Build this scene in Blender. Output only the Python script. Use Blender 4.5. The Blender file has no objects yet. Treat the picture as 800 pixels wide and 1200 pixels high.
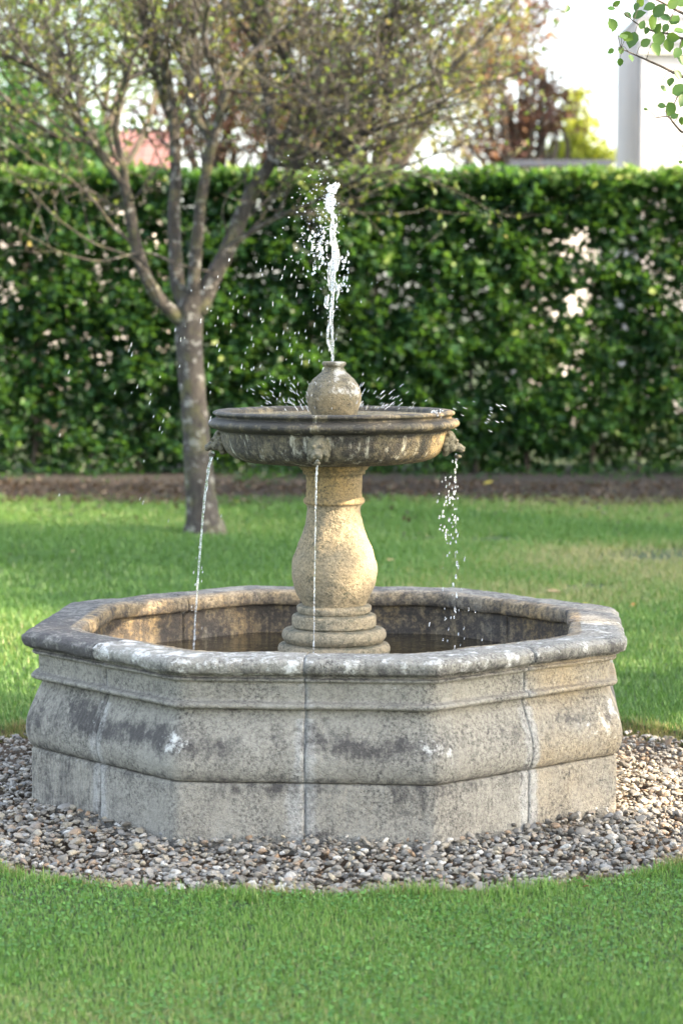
import bpy, math, random
import numpy as np
from mathutils import Vector, noise

random.seed(7)
RNG = np.random.default_rng(7)
S = bpy.context.scene
COL = S.collection
pi = math.pi

# ------------------------------------------------------------------ camera
FPX, TILT, YAW = 2833.0, 0.0829, 0.0044          # 85 mm lens, photograph 800 x 1200
CAM = np.array([0.0, -7.61, 1.5])
cam_d = bpy.data.cameras.new('camera')
cam = bpy.data.objects.new('camera', cam_d)
COL.objects.link(cam)
cam.location = CAM
cam.rotation_euler = (pi / 2 - TILT, 0, -YAW)
cam_d.sensor_fit = 'VERTICAL'
cam_d.sensor_height = 36
cam_d.sensor_width = 24
cam_d.lens = 85
cam_d.clip_end = 2000
cam_d.dof.use_dof = True
cam_d.dof.focus_distance = 7.25
cam_d.dof.aperture_fstop = 3.6
cam_d.dof.aperture_blades = 0
S.camera = cam

# ------------------------------------------------------------------ light
SUN_EL, SUN_AZ = math.radians(29), math.radians(108)   # azimuth clockwise from +Y
w = bpy.data.worlds.new('World')
S.world = w
w.use_nodes = True
nt = w.node_tree
nt.nodes.clear()
sky = nt.nodes.new('ShaderNodeTexSky')
sky.sky_type = 'NISHITA'
sky.sun_disc = False
sky.sun_elevation = SUN_EL
sky.sun_rotation = SUN_AZ
sky.air_density = 1.0
sky.dust_density = 2.5
sky.ozone_density = 1.0
hsv = nt.nodes.new('ShaderNodeHueSaturation')
hsv.inputs['Saturation'].default_value = 0.6
bg = nt.nodes.new('ShaderNodeBackground')
bg.inputs['Strength'].default_value = 0.15
wo = nt.nodes.new('ShaderNodeOutputWorld')
nt.links.new(sky.outputs[0], hsv.inputs['Color'])
nt.links.new(hsv.outputs[0], bg.inputs[0])
nt.links.new(bg.outputs[0], wo.inputs[0])
sd = bpy.data.lights.new('sun', 'SUN')
sd.energy = 3.5
sd.angle = math.radians(0.6)
sd.color = (1.0, 0.80, 0.55)
sun = bpy.data.objects.new('sun', sd)
COL.objects.link(sun)
SUN_DIR = Vector((math.sin(SUN_AZ) * math.cos(SUN_EL), math.cos(SUN_AZ) * math.cos(SUN_EL), math.sin(SUN_EL)))
sun.rotation_euler = SUN_DIR.to_track_quat('Z', 'Y').to_euler()
sun.location = SUN_DIR * 30
S.view_settings.view_transform = 'Standard'
S.view_settings.look = 'None'
S.view_settings.gamma = 1
S.view_settings.exposure = 2.66

# ------------------------------------------------------------------ geometry helpers
def ray(px, py):
    a = (px - 400) / FPX
    b = (600 - py) / FPX
    cy, sy = math.cos(TILT), math.sin(TILT)
    f, u = cy + b * sy, -sy + b * cy
    c, s = math.cos(YAW), math.sin(YAW)
    return np.array([c * a + s * f, -s * a + c * f, u])
def W(px, py, y):
    """point of the plane Y=y seen at a pixel of the photograph"""
    d = ray(px, py)
    t = (y - CAM[1]) / d[1]
    return CAM + d * t
def G(px, py, z=0.0):
    d = ray(px, py)
    t = (z - CAM[2]) / d[2]
    return CAM + d * t

def new_obj(name, me, parent=None, kind=None, label=None, cat=None, group=None):
    o = bpy.data.objects.new(name, me)
    COL.objects.link(o)
    if parent is not None: o.parent = parent
    if kind: o['kind'] = kind
    if label: o['label'] = label
    if cat: o['category'] = cat
    if group: o['group'] = group
    return o

def empty(name, loc, label, cat, group=None):
    o = new_obj(name, None, None, None, label, cat, group)
    o.location = loc
    o.empty_display_size = 0.2
    return o

def mesh_np(name, V, F, mat, parent=None, attrs=None, smooth=True, off=None, **kw):
    """F: (M,k) array or list of such arrays"""
    V = np.asarray(V, float)
    if parent is not None and off is None:
        off = np.array(parent.location) if parent.parent is None else np.array(parent.location) + np.array(parent.parent.location)
    if off is not None: V = V - np.asarray(off, float)
    Fs = F if isinstance(F, list) else [F]
    Fs = [np.asarray(f, np.int32) for f in Fs if len(f)]
    me = bpy.data.meshes.new(name)
    me.vertices.add(len(V))
    me.vertices.foreach_set('co', V.astype(np.float32).ravel())
    idx = np.concatenate([f.ravel() for f in Fs])
    tot = np.concatenate([np.full(len(f), f.shape[1], np.int32) for f in Fs])
    st = np.concatenate([[0], np.cumsum(tot)[:-1]]).astype(np.int32)
    me.loops.add(len(idx))
    me.loops.foreach_set('vertex_index', idx)
    me.polygons.add(len(tot))
    me.polygons.foreach_set('loop_start', st)
    try: me.polygons.foreach_set('loop_total', tot)
    except Exception: pass
    me.update(calc_edges=True)
    me.polygons.foreach_set('use_smooth', np.full(len(tot), bool(smooth)))
    for k, a in (attrs or {}).items():
        at = me.attributes.new(k, 'FLOAT', 'POINT')
        at.data.foreach_set('value', np.asarray(a, np.float32))
    me.materials.append(mat)
    me.validate()
    o = new_obj(name, me, parent, **kw)
    return o

class MB:
    def __init__(s): s.V = []; s.F = {}; s.A = []; s.n = 0
    def add(s, V, F, a=0.0):
        V = np.asarray(V, float)
        F = np.asarray(F, np.int64)
        s.V.append(V)
        s.F.setdefault(F.shape[1], []).append(F + s.n)
        s.A.append(np.full(len(V), a) if np.isscalar(a) else np.asarray(a))
        s.n += len(V)
    def box(s, x0, x1, y0, y1, z0, z1, a=0.0):
        V = [(x, y, z) for x in (x0, x1) for y in (y0, y1) for z in (z0, z1)]
        s.add(V, [(0, 1, 3, 2), (4, 6, 7, 5), (0, 4, 5, 1), (2, 3, 7, 6), (0, 2, 6, 4), (1, 5, 7, 3)], a)
    def build(s, name, mat, parent=None, smooth=True, **kw):
        return mesh_np(name, np.concatenate(s.V), [np.concatenate(v) for v in s.F.values()], mat, parent,
                       {'rnd': np.concatenate(s.A)}, smooth, **kw)

def catmull(P, n):
    P = np.asarray(P, float)
    Q = np.vstack([2 * P[0] - P[1], P, 2 * P[-1] - P[-2]])
    out = []
    for i in range(1, len(Q) - 2):
        for t in np.linspace(0, 1, n, endpoint=False):
            a, b, c, d = Q[i - 1], Q[i], Q[i + 1], Q[i + 2]
            out.append(.5 * (2 * b + (c - a) * t + (2 * a - 5 * b + 4 * c - d) * t * t + (3 * b - a - 3 * c + d) * t ** 3))
    out.append(P[-1])
    return np.array(out)

def tube(P, R, k=8, bump=0.0, seed=0, cap=True):
    P = np.asarray(P, float); R = np.asarray(R, float)
    n = len(P)
    T = np.gradient(P, axis=0)
    T /= np.linalg.norm(T, axis=1)[:, None] + 1e-12
    ref = np.array([0.31, 0.9, 0.13]) if abs(T[0][1]) < .8 else np.array([1., 0.1, 0.2])
    u = np.cross(T[0], ref); u /= np.linalg.norm(u)
    V = []
    ang = np.arange(k) * 2 * pi / k
    for i in range(n):
        u = u - T[i] * u.dot(T[i]); u /= np.linalg.norm(u) + 1e-12
        v = np.cross(T[i], u)
        rr = R[i] * np.ones(k)
        if bump:
            rr = rr * np.array([1 + bump * noise.noise(Vector((math.cos(a) * 1.3 + seed, math.sin(a) * 1.3, i * .35 + seed))) for a in ang])
        V.append(P[i] + np.outer(np.cos(ang) * rr, u) + np.outer(np.sin(ang) * rr, v))
    V = np.concatenate(V)
    i = np.arange(n - 1)[:, None] * k
    j = np.arange(k)[None]
    jn = (j + 1) % k
    F = np.stack([i + j, i + jn, i + k + jn, i + k + j], -1).reshape(-1, 4)
    return V, F

ICO = {}
def ico(sub):
    if sub in ICO: return ICO[sub]
    import bmesh
    bm = bmesh.new()
    bmesh.ops.create_icosphere(bm, subdivisions=sub, radius=1)
    V = np.array([v.co[:] for v in bm.verts]); F = np.array([[v.index for v in f.verts] for f in bm.faces])
    bm.free()
    ICO[sub] = (V, F)
    return V, F

def rand_rot(n, tilt=None, rng=RNG):
    """random rotation matrices; tilt limits how far local Z leans from world Z"""
    a = rng.uniform(0, 2 * pi, n)
    if tilt is None:
        q = rng.normal(size=(n, 4)); q /= np.linalg.norm(q, axis=1)[:, None]
        w_, x, y, z = q.T
        return np.stack([np.stack([1 - 2 * (y * y + z * z), 2 * (x * y - z * w_), 2 * (x * z + y * w_)], -1),
                         np.stack([2 * (x * y + z * w_), 1 - 2 * (x * x + z * z), 2 * (y * z - x * w_)], -1),
                         np.stack([2 * (x * z - y * w_), 2 * (y * z + x * w_), 1 - 2 * (x * x + y * y)], -1)], 1)
    b = rng.normal(0, tilt, n)
    c = rng.uniform(0, 2 * pi, n)
    def rz(t): o = np.zeros_like(t); l = o + 1; return np.stack([np.stack([np.cos(t), -np.sin(t), o], -1), np.stack([np.sin(t), np.cos(t), o], -1), np.stack([o, o, l], -1)], 1)
    def rx(t): o = np.zeros_like(t); l = o + 1; return np.stack([np.stack([l, o, o], -1), np.stack([o, np.cos(t), -np.sin(t)], -1), np.stack([o, np.sin(t), np.cos(t)], -1)], 1)
    return rz(c) @ rx(b) @ rz(a)

# folded leaf, long axis Y: six points, four triangles
LEAF_V = np.array([[0, 0, 0], [-.30, .38, .07], [.30, .38, .07], [0, .5, -.02], [0, 1, .03], [0, .2, -.01]])
LEAF_F = np.array([[0, 3, 1], [0, 2, 3], [1, 3, 4], [3, 2, 4]])
LEAF_V = LEAF_V[:5]
# rounder leaf, ten points
LEAFR_V = np.array([[0, 0, 0], [-.24, .16, .03], [-.34, .42, .05], [-.25, .72, .02], [0, 1, -.08], [.25, .72, .02], [.34, .42, .05], [.24, .16, .03], [0, .3, -.03], [0, .65, -.05]])
LEAFR_F = np.array([[0, 8, 1], [1, 8, 2], [2, 8, 9], [2, 9, 3], [3, 9, 4], [4, 9, 5], [5, 9, 6], [6, 9, 8], [6, 8, 7], [7, 8, 0]])
# two-triangle leaf for what is far
LEAF2_V = np.array([[0, 0, 0], [-.32, .45, .05], [.32, .45, .05], [0, 1, 0]])
LEAF2_F = np.array([[0, 2, 1], [1, 2, 3]])

def scatter(P, size, R, TV, TF, rnd):
    n = len(P)
    V = np.einsum('nij,kj->nki', R, TV) * np.asarray(size)[:, None, None] + P[:, None]
    F = (TF[None] + (np.arange(n) * len(TV))[:, None, None]).reshape(-1, TF.shape[1])
    return V.reshape(-1, 3), F, np.repeat(rnd, len(TV))

# ------------------------------------------------------------------ material helpers
class NM:
    def __init__(s, name):
        s.m = bpy.data.materials.new(name); s.m.use_nodes = True
        s.t = s.m.node_tree; s.t.nodes.clear()
        s.out = s.n('ShaderNodeOutputMaterial')
    def n(s, t, **k):
        nd = s.t.nodes.new(t)
        for a, b in k.items(): setattr(nd, a, b)
        return nd
    def L(s, a, b): s.t.links.new(a, b)
    def set(s, inp, v):
        if isinstance(v, bpy.types.NodeSocket): s.L(v, inp)
        else: inp.default_value = v
    def coord(s, scale=(1, 1, 1), kind='Object'):
        tc = s.n('ShaderNodeTexCoord'); mp = s.n('ShaderNodeMapping')
        mp.inputs['Scale'].default_value = scale
        s.L(tc.outputs[kind], mp.inputs[0]); return mp.outputs[0]
    def noise(s, sc, det=4, rough=.55, co=None, dist=0):
        nd = s.n('ShaderNodeTexNoise')
        nd.inputs['Scale'].default_value = sc; nd.inputs['Detail'].default_value = det
        nd.inputs['Roughness'].default_value = rough; nd.inputs['Distortion'].default_value = dist
        s.L(co if co is not None else s.coord(), nd.inputs['Vector'])
        return nd.outputs['Fac']
    def voro(s, sc, co=None, feat='F1'):
        nd = s.n('ShaderNodeTexVoronoi'); nd.feature = feat
        nd.inputs['Scale'].default_value = sc
        s.L(co if co is not None else s.coord(), nd.inputs['Vector'])
        return nd.outputs['Distance']
    def ramp(s, f, pts, interp='LINEAR'):
        r = s.n('ShaderNodeValToRGB'); r.color_ramp.interpolation = interp
        e = r.color_ramp.elements
        while len(e) < len(pts): e.new(.5)
        for i, (p, c) in enumerate(pts):
            e[i].position = p
            e[i].color = (c, c, c, 1) if np.isscalar(c) else (*c, 1)
        s.L(f, r.inputs[0]); return r.outputs[0]
    def mix(s, f, a, b, mode='MIX'):
        m = s.n('ShaderNodeMix', data_type='RGBA', blend_type=mode)
        s.set(m.inputs[0], f)
        s.set(m.inputs[6], a if isinstance(a, bpy.types.NodeSocket) else (*a, 1))
        s.set(m.inputs[7], b if isinstance(b, bpy.types.NodeSocket) else (*b, 1))
        return m.outputs[2]
    def math(s, op, a, b=0.0, clamp=False):
        m = s.n('ShaderNodeMath', operation=op, use_clamp=clamp)
        s.set(m.inputs[0], a); s.set(m.inputs[1], b); return m.outputs[0]
    def attr(s, name):
        a = s.n('ShaderNodeAttribute', attribute_name=name); return a.outputs['Fac']
    def bump(s, h, dist=.003, strength=1.0, prev=None):
        b = s.n('ShaderNodeBump'); b.inputs['Strength'].default_value = strength; b.inputs['Distance'].default_value = dist
        s.L(h, b.inputs['Height'])
        if prev is not None: s.L(prev, b.inputs['Normal'])
        return b.outputs[0]
    def pbr(s, col, rough=.8, normal=None, **kw):
        p = s.n('ShaderNodeBsdfPrincipled')
        s.set(p.inputs['Base Color'], col if isinstance(col, bpy.types.NodeSocket) else (*col, 1))
        s.set(p.inputs['Roughness'], rough)
        if normal is not None: s.L(normal, p.inputs['Normal'])
        for k, v in kw.items(): s.set(p.inputs[k.replace('_', ' ')], v)
        s.L(p.outputs[0], s.out.inputs[0]); return p

def leaf_mat(name, cols, trans=.45, rough=.45, tcol=None):
    m = NM(name)
    c = m.ramp(m.attr('rnd'), [(i / (len(cols) - 1), k) for i, k in enumerate(cols)])
    p = m.pbr(c, rough)
    p.inputs['Specular IOR Level'].default_value = .35
    tr = m.n('ShaderNodeBsdfTranslucent')
    tc = m.mix(.7, c, tcol or (.30, .38, .04), 'MIX')
    m.L(tc, tr.inputs[0])
    mx = m.n('ShaderNodeMixShader'); mx.inputs[0].default_value = trans
    m.L(p.outputs[0], mx.inputs[1]); m.L(tr.outputs[0], mx.inputs[2]); m.L(mx.outputs[0], m.out.inputs[0])
    return m.m

def stone_mat(name, base_a, base_b, dark, lich, wet=.0, streak=False):
    """attributes: dk algae plus painted shade (inner faces, grooves), li lichen, sm cement smear, wm ochre plus painted sun warmth at right, tl tooling, u metres along the face"""
    m = NM(name)
    co = m.coord()
    big = m.noise(3.2, 5, .6, co)
    med = m.noise(17, 6, .65, co)
    fine = m.noise(150, 4, .7, co)
    c = m.mix(m.ramp(big, [(.3, 0), (.7, 1)]), base_a, base_b)
    c = m.mix(m.ramp(med, [(.35, 0), (.72, .8)]), c, tuple(min(.6, x * 1.42) for x in base_b))
    # ochre, with sun warmth painted on the right-hand stones
    wm = m.math('MULTIPLY', m.attr('wm'), m.ramp(m.noise(5, 4, .6, co), [(.3, .2), (.65, 1)]))
    c = m.mix(wm, c, (.46, .31, .12))
    # cement smears by the joints
    sm = m.math('ADD', m.attr('sm'), m.math('MULTIPLY', m.math('SUBTRACT', m.noise(22, 4, .6, co), .5), .9))
    sm = m.ramp(sm, [(.34, 0), (.60, .9)])
    c = m.mix(sm, c, (.385, .38, .355))
    # algae, with shade painted on inner faces and in grooves
    dn = m.noise(1.0, 7, .72, m.coord((26, 26, 5) if streak else (13, 13, 11)))
    dk = m.math('ADD', m.attr('dk'), m.math('MULTIPLY', m.math('SUBTRACT', dn, .5), 2.6 if streak else 1.7))
    if not streak:
        dk = m.math('ADD', dk, m.math('MULTIPLY', m.math('SUBTRACT', m.noise(1.0, 5, .7, m.coord((34, 34, 2.6))), .52), 1.1))
    dk = m.math('ADD', dk, m.math('MULTIPLY', m.math('SUBTRACT', m.noise(48, 6, .8, co), .5), 1.7))
    dk = m.ramp(dk, [(.24, 0), (.80, .92)])
    c = m.mix(dk, c, dark)
    # pits and black specks
    spk = m.ramp(m.noise(95, 6, .82, co), [(.37, 1), (.46, .5), (.56, 0)])
    spk = m.math('MULTIPLY', spk, m.ramp(m.noise(6, 5, .65, co), [(.36, .3), (.60, 1)]))
    c = m.mix(spk, c, tuple(x * .75 for x in dark))
    sp2 = m.ramp(m.voro(210, co), [(.0, .75), (.28, 0)])
    sp2 = m.math('MULTIPLY', sp2, m.ramp(m.noise(9, 3, .6, co), [(.4, .15), (.62, 1)]))
    c = m.mix(sp2, c, tuple(x * .6 for x in dark))
    # lichen
    ln = m.noise(1.0, 8, .75, m.coord((30, 30, 7) if streak else (19, 19, 19)))
    li = m.math('ADD', m.attr('li'), m.math('MULTIPLY', m.math('SUBTRACT', ln, .5), 2.6))
    li = m.ramp(li, [(.55, 0), (.85, .9)])
    c = m.mix(li, c, lich)
    c = m.mix(.5, c, m.ramp(fine, [(.25, .35), (.5, .5), (.75, .62)]), 'OVERLAY')
    tl = m.math('MULTIPLY', m.math('SINE', m.math('MULTIPLY', m.math('ADD', m.attr('u'), m.math('MULTIPLY', m.noise(9, 2, .5, co), .03)), 2 * pi / .015)), m.attr('tl'))
    h = m.math('ADD', m.math('MULTIPLY', m.noise(70, 6, .8, co), 1.0), m.math('MULTIPLY', m.ramp(m.voro(120, co), [(0, 0), (.35, 1)]), .55))
    h = m.math('ADD', h, m.math('MULTIPLY', tl, .42))
    h = m.math('ADD', h, m.math('MULTIPLY', li, .15))
    nb = m.bump(m.noise(14, 5, .6, co), .012, .5)
    nb = m.bump(h, .0065, 1.0, nb)
    m.pbr(c, m.ramp(dk, [(0, .88 - wet), (1, .80 - wet)]), nb)
    return m.m

M = {}
M['basin'] = stone_mat('basin_stone', (.31, .30, .262), (.235, .225, .195), (.050, .046, .046), (.66, .66, .63))
M['column'] = stone_mat('column_stone', (.30, .265, .20), (.245, .215, .155), (.06, .07, .05), (.60, .58, .50))
M['bowl'] = stone_mat('bowl_stone', (.20, .185, .12), (.13, .12, .08), (.022, .021, .019), (.50, .49, .40), .15, True)

m = NM('mortar'); c = m.mix(m.ramp(m.noise(30, 5, .7), [(.4, 0), (.6, 1)]), (.26, .26, .25), (.09, .09, .085)); m.pbr(c, .9, m.bump(m.noise(120), .003)); M['mortar'] = m.m
M['urn'] = stone_mat('urn_stone', (.17, .163, .125), (.12, .115, .08), (.05, .048, .036), (.50, .49, .44), .15)

m = NM('water_surface')
h = m.math('ADD', m.noise(11, 3, .5), m.math('MULTIPLY', m.noise(45, 2, .5), .25))
p = m.pbr(m.mix(m.noise(4), (.018, .015, .008), (.035, .027, .013)), .03, m.bump(h, .012, .35)); p.inputs['IOR'].default_value = 1.33; p.inputs['Specular IOR Level'].default_value = .75
M['water'] = m.m
m = NM('bowl_water')
p = m.pbr(m.mix(m.noise(14), (.20, .16, .08), (.30, .25, .15)), .04, m.bump(m.noise(60, 4, .6), .006, .8)); p.inputs['IOR'].default_value = 1.33
M['bowl_water'] = m.m
m = NM('flowing_water')
p = m.n('ShaderNodeBsdfPrincipled')
p.inputs['Base Color'].default_value = (.97, .98, 1, 1); p.inputs['Roughness'].default_value = .05
p.inputs['IOR'].default_value = 1.33; p.inputs['Transmission Weight'].default_value = 1
df = m.n('ShaderNodeBsdfDiffuse'); df.inputs[0].default_value = (.88, .92, .95, 1)
tl = m.n('ShaderNodeBsdfTranslucent'); tl.inputs[0].default_value = (.88, .92, .95, 1)
a1 = m.n('ShaderNodeMixShader'); a1.inputs[0].default_value = .5
m.L(df.outputs[0], a1.inputs[1]); m.L(tl.outputs[0], a1.inputs[2])
mx = m.n('ShaderNodeMixShader')
foam = m.ramp(m.noise(90, 4, .7), [(.42, .06), (.64, .62)]); m.L(foam, mx.inputs[0])
m.L(p.outputs[0], mx.inputs[1]); m.L(a1.outputs[0], mx.inputs[2]); m.L(mx.outputs[0], m.out.inputs[0])
M['flow'] = m.m

m = NM('ground')
co = m.coord()
c = m.mix(m.ramp(m.noise(.9, 6, .65, co), [(.35, 0), (.7, 1)]), (.028, .060, .014), (.050, .075, .020))
c = m.mix(m.ramp(m.noise(40, 4, .7, co), [(.45, 0), (.7, .5)]), c, (.055, .048, .022))
sep = m.n('ShaderNodeSeparateXYZ'); m.L(co, sep.inputs[0])
r2 = m.math('SQRT', m.math('ADD', m.math('MULTIPLY', sep.outputs[0], sep.outputs[0]), m.math('MULTIPLY', sep.outputs[1], sep.outputs[1])))
rr = m.math('ADD', r2, m.math('MULTIPLY', m.math('SUBTRACT', m.noise(12, 3, .6, co), .5), .09))
c = m.mix(m.ramp(rr, [(.0, 1), (1.0, 1)]), c, c)
edge = m.n('ShaderNodeMapRange'); edge.inputs[1].default_value = 1.56; edge.inputs[2].default_value = 1.50; m.L(rr, edge.inputs[0])
c = m.mix(edge.outputs[0], c, (.075, .048, .026))
m.pbr(c, .95, m.bump(m.noise(60, 5, .7, co), .02))
M['ground'] = m.m

def simple(name, col, col2=None, rough=.8, sc=20, bd=.003, bs=40):
    m = NM(name)
    c = m.mix(m.ramp(m.noise(sc, 5, .6), [(.3, 0), (.7, 1)]), col, col2 or tuple(x * .7 for x in col))
    m.pbr(c, rough, m.bump(m.noise(bs, 5, .6), bd))
    return m.m
m = NM('pebble')
c = m.ramp(m.attr('rnd'), [(0, (.06, .055, .048)), (.12, (.16, .145, .12)), (.25, (.26, .235, .19)), (.36, (.15, .14, .125)), (.48, (.36, .31, .22)), (.57, (.23, .215, .19)), (.65, (.25, .15, .075)), (.74, (.35, .31, .25)), (.82, (.17, .172, .17)), (.92, (.40, .37, .32)), (1, (.60, .58, .52))], 'LINEAR')
c = m.mix(m.ramp(m.noise(90, 5, .7), [(.4, .08), (.75, .7)]), c, (.10, .09, .075))
m.pbr(c, .62, m.bump(m.noise(160, 4, .6), .001)); M['pebble'] = m.m
M['grass'] = leaf_mat('grass_blades', [(.035, .095, .022), (.100, .225, .042), (.155, .300, .062), (.235, .350, .088), (.42, .38, .18)], .38, .4, (.22, .36, .06))
M['back_grass'] = leaf_mat('back_lawn_blades', [(.026, .066, .018), (.060, .138, .030), (.092, .190, .042), (.150, .225, .058), (.34, .29, .15)], .35, .5, (.16, .30, .05))
M['clover'] = leaf_mat('clover', [(.045, .13, .028), (.090, .225, .045), (.15, .31, .07)], .3, .5, (.2, .4, .06))
M['dry'] = leaf_mat('dry_grass', [(.28, .21, .09), (.36, .29, .15), (.22, .26, .07), (.13, .21, .04)], .3, .6, (.4, .35, .15))
M['litter'] = leaf_mat('leaf_litter', [(.030, .019, .014), (.024, .019, .015), (.042, .031, .024), (.028, .032, .018), (.15, .11, .08)], .15, .7, (.3, .18, .08))
M['hedge_leaf'] = leaf_mat('hedge_leaf', [(.006, .022, .011), (.015, .050, .018), (.030, .084, .026), (.075, .150, .036), (.23, .28, .065)], .38, .42, (.14, .32, .03))
m = NM('bark')
co = m.coord((1, 1, .35))
c = m.mix(m.ramp(m.noise(26, 6, .7, co), [(.35, 0), (.65, 1)]), (.022, .019, .016), (.070, .061, .052))
c = m.mix(m.ramp(m.noise(15, 5, .65, m.coord()), [(.56, 0), (.62, .8)]), c, (.26, .26, .24))
c = m.mix(m.ramp(m.noise(8, 4, .6, m.coord()), [(.50, 0), (.68, .6)]), c, (.13, .13, .05))
m.pbr(c, .9, m.bump(m.noise(45, 6, .75, co), .02)); M['bark'] = m.m
M['dark_bark'] = simple('dark_bark', (.10, .08, .06), (.05, .04, .03), .9, 15, .02)
M['appleleaf'] = leaf_mat('fruit_tree_leaf', [(.055, .115, .028), (.085, .150, .035), (.12, .17, .04), (.22, .20, .05), (.26, .16, .06)], .45, .4, (.30, .36, .05))
M['branchleaf'] = leaf_mat('round_leaf', [(.025, .070, .020), (.040, .095, .025), (.055, .120, .028), (.085, .15, .035)], .30, .4, (.22, .36, .04))

# ------------------------------------------------------------------ the ground
RG = 1.50      # radius of the gravel bed
def hill(x, y): return 0.0
def gz(x, y):
    """height of the ground at a point (arrays)"""
    r = np.hypot(x, y)
    t = np.clip((r - (RG + .012 * np.sin(9 * np.arctan2(y, x)) + .01 * np.sin(23 * np.arctan2(y, x)))) / .035, 0, 1)
    z = -.03 + .038 * t * t * (3 - 2 * t)
    z = z + np.where(r > 1.6, .010 * np.sin(x * 1.7 + 1) * np.sin(y * 1.3) * np.clip((r - 1.6), 0, 1), 0)
    return z
rs = np.concatenate([[0.0, .5, .9, 1.2, 1.4], np.linspace(1.45, 1.62, 18), np.linspace(1.7, 4, 24), np.geomspace(4.2, 40, 30), [60, 100, 180, 400]])
na = 220
A_ = np.arange(na) * 2 * pi / na
X = np.outer(rs, np.sin(A_)); Y = np.outer(rs, np.cos(A_)); Z = gz(X, Y)
V = np.stack([X, Y, Z], -1).reshape(-1, 3)
i = np.arange(len(rs) - 1)[:, None] * na; j = np.arange(na)[None]; jn = (j + 1) % na
mesh_np('ground', V, np.stack([i + j, i + na + j, i + na + jn, i + jn], -1).reshape(-1, 4), M['ground'], kind='structure')

# ------------------------------------------------------------------ gravel
def pebbles(n, ymin, ymax, sub, seed, big=1.0):
    rng = np.random.default_rng(seed)
    TV, TF = ico(sub)
    shapes = []
    for k in range(14):
        s = rng.uniform(.7, 1.25, 3) * np.array([1.15, .85, .52])
        q = np.array([1 + .26 * noise.noise(Vector((v[0] * 1.2 + k * 9, v[1] * 1.2, v[2] * 1.2))) for v in TV])
        nn = rng.normal(size=(7, 3)); nn /= np.linalg.norm(nn, axis=1)[:, None]; dd = rng.uniform(.55, .9, 7)
        for a_, b_ in zip(nn, dd): q = np.minimum(q, b_ / np.maximum(TV @ a_, .05))
        shapes.append(TV * q[:, None] * s)
    shapes = np.array(shapes)
    P = []
    while len(P) < n:
        r = RG * np.sqrt(rng.uniform(.30, 1.03)); a = rng.uniform(0, 2 * pi)
        x, y = r * math.sin(a), -r * math.cos(a)
        if ymin <= y < ymax and r > .83: P.append((x, y))
    P = np.array(P)
    r = np.hypot(P[:, 0], P[:, 1])
    sz = rng.gamma(5, .00185, n).clip(.0065, .027) * big
    ph = np.sin(P[:, 0] * 7 + 1.3) * np.sin(P[:, 1] * 6) * .006
    z = -.024 + rng.uniform(0, .028, n) + ph + .016 * np.clip(1.15 - r, 0, 1) / .2 - .010 * np.clip(r - 1.38, 0, 1) / .1
    R = rand_rot(n, .45, rng)
    sh = shapes[rng.integers(0, 14, n)]
    V = np.einsum('nij,nkj->nki', R, sh) * sz[:, None, None] + np.stack([P[:, 0], P[:, 1], z], -1)[:, None]
    F = (TF[None] + (np.arange(n) * len(TV))[:, None, None]).reshape(-1, 3)
    return V.reshape(-1, 3), F, np.repeat(rng.uniform(0, 1, n), len(TV))
mb = MB()
mb = MB()
for (n, y0, y1, sub, sd_) in ((11800, -1.62, .3, 2, 11), (3600, .3, 1.62, 1, 12)):
    # subdivision 2 in bmesh is the 80-face sphere, 1 the 20-face one
    V, F, a = pebbles(n, y0, y1, sub, sd_)
    mb.add(V, F, a)
mb.build('gravel', M['pebble'], kind='stuff', smooth=False, label='grey and tan pebble gravel in a round bed about the fountain', cat='gravel')

# ------------------------------------------------------------------ the fountain
FX, FY = 0.0, 0.0
TH = math.radians(-4.76)
R1 = 0.963
PXM = 7.61 / FPX                                # metres per pixel at the fountain
fountain = empty('stone_fountain', (0, 0, 0), 'weathered octagonal stone fountain with a round upper bowl on a baluster column', 'fountain')
yv = -R1 * math.cos(math.radians(-22.5) + TH)
def zf(py): return float(W(207, py, yv)[2])
def fn(p, s, o=0): return noise.noise(Vector((p[0] * s + o, p[1] * s, p[2] * s)))

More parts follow.
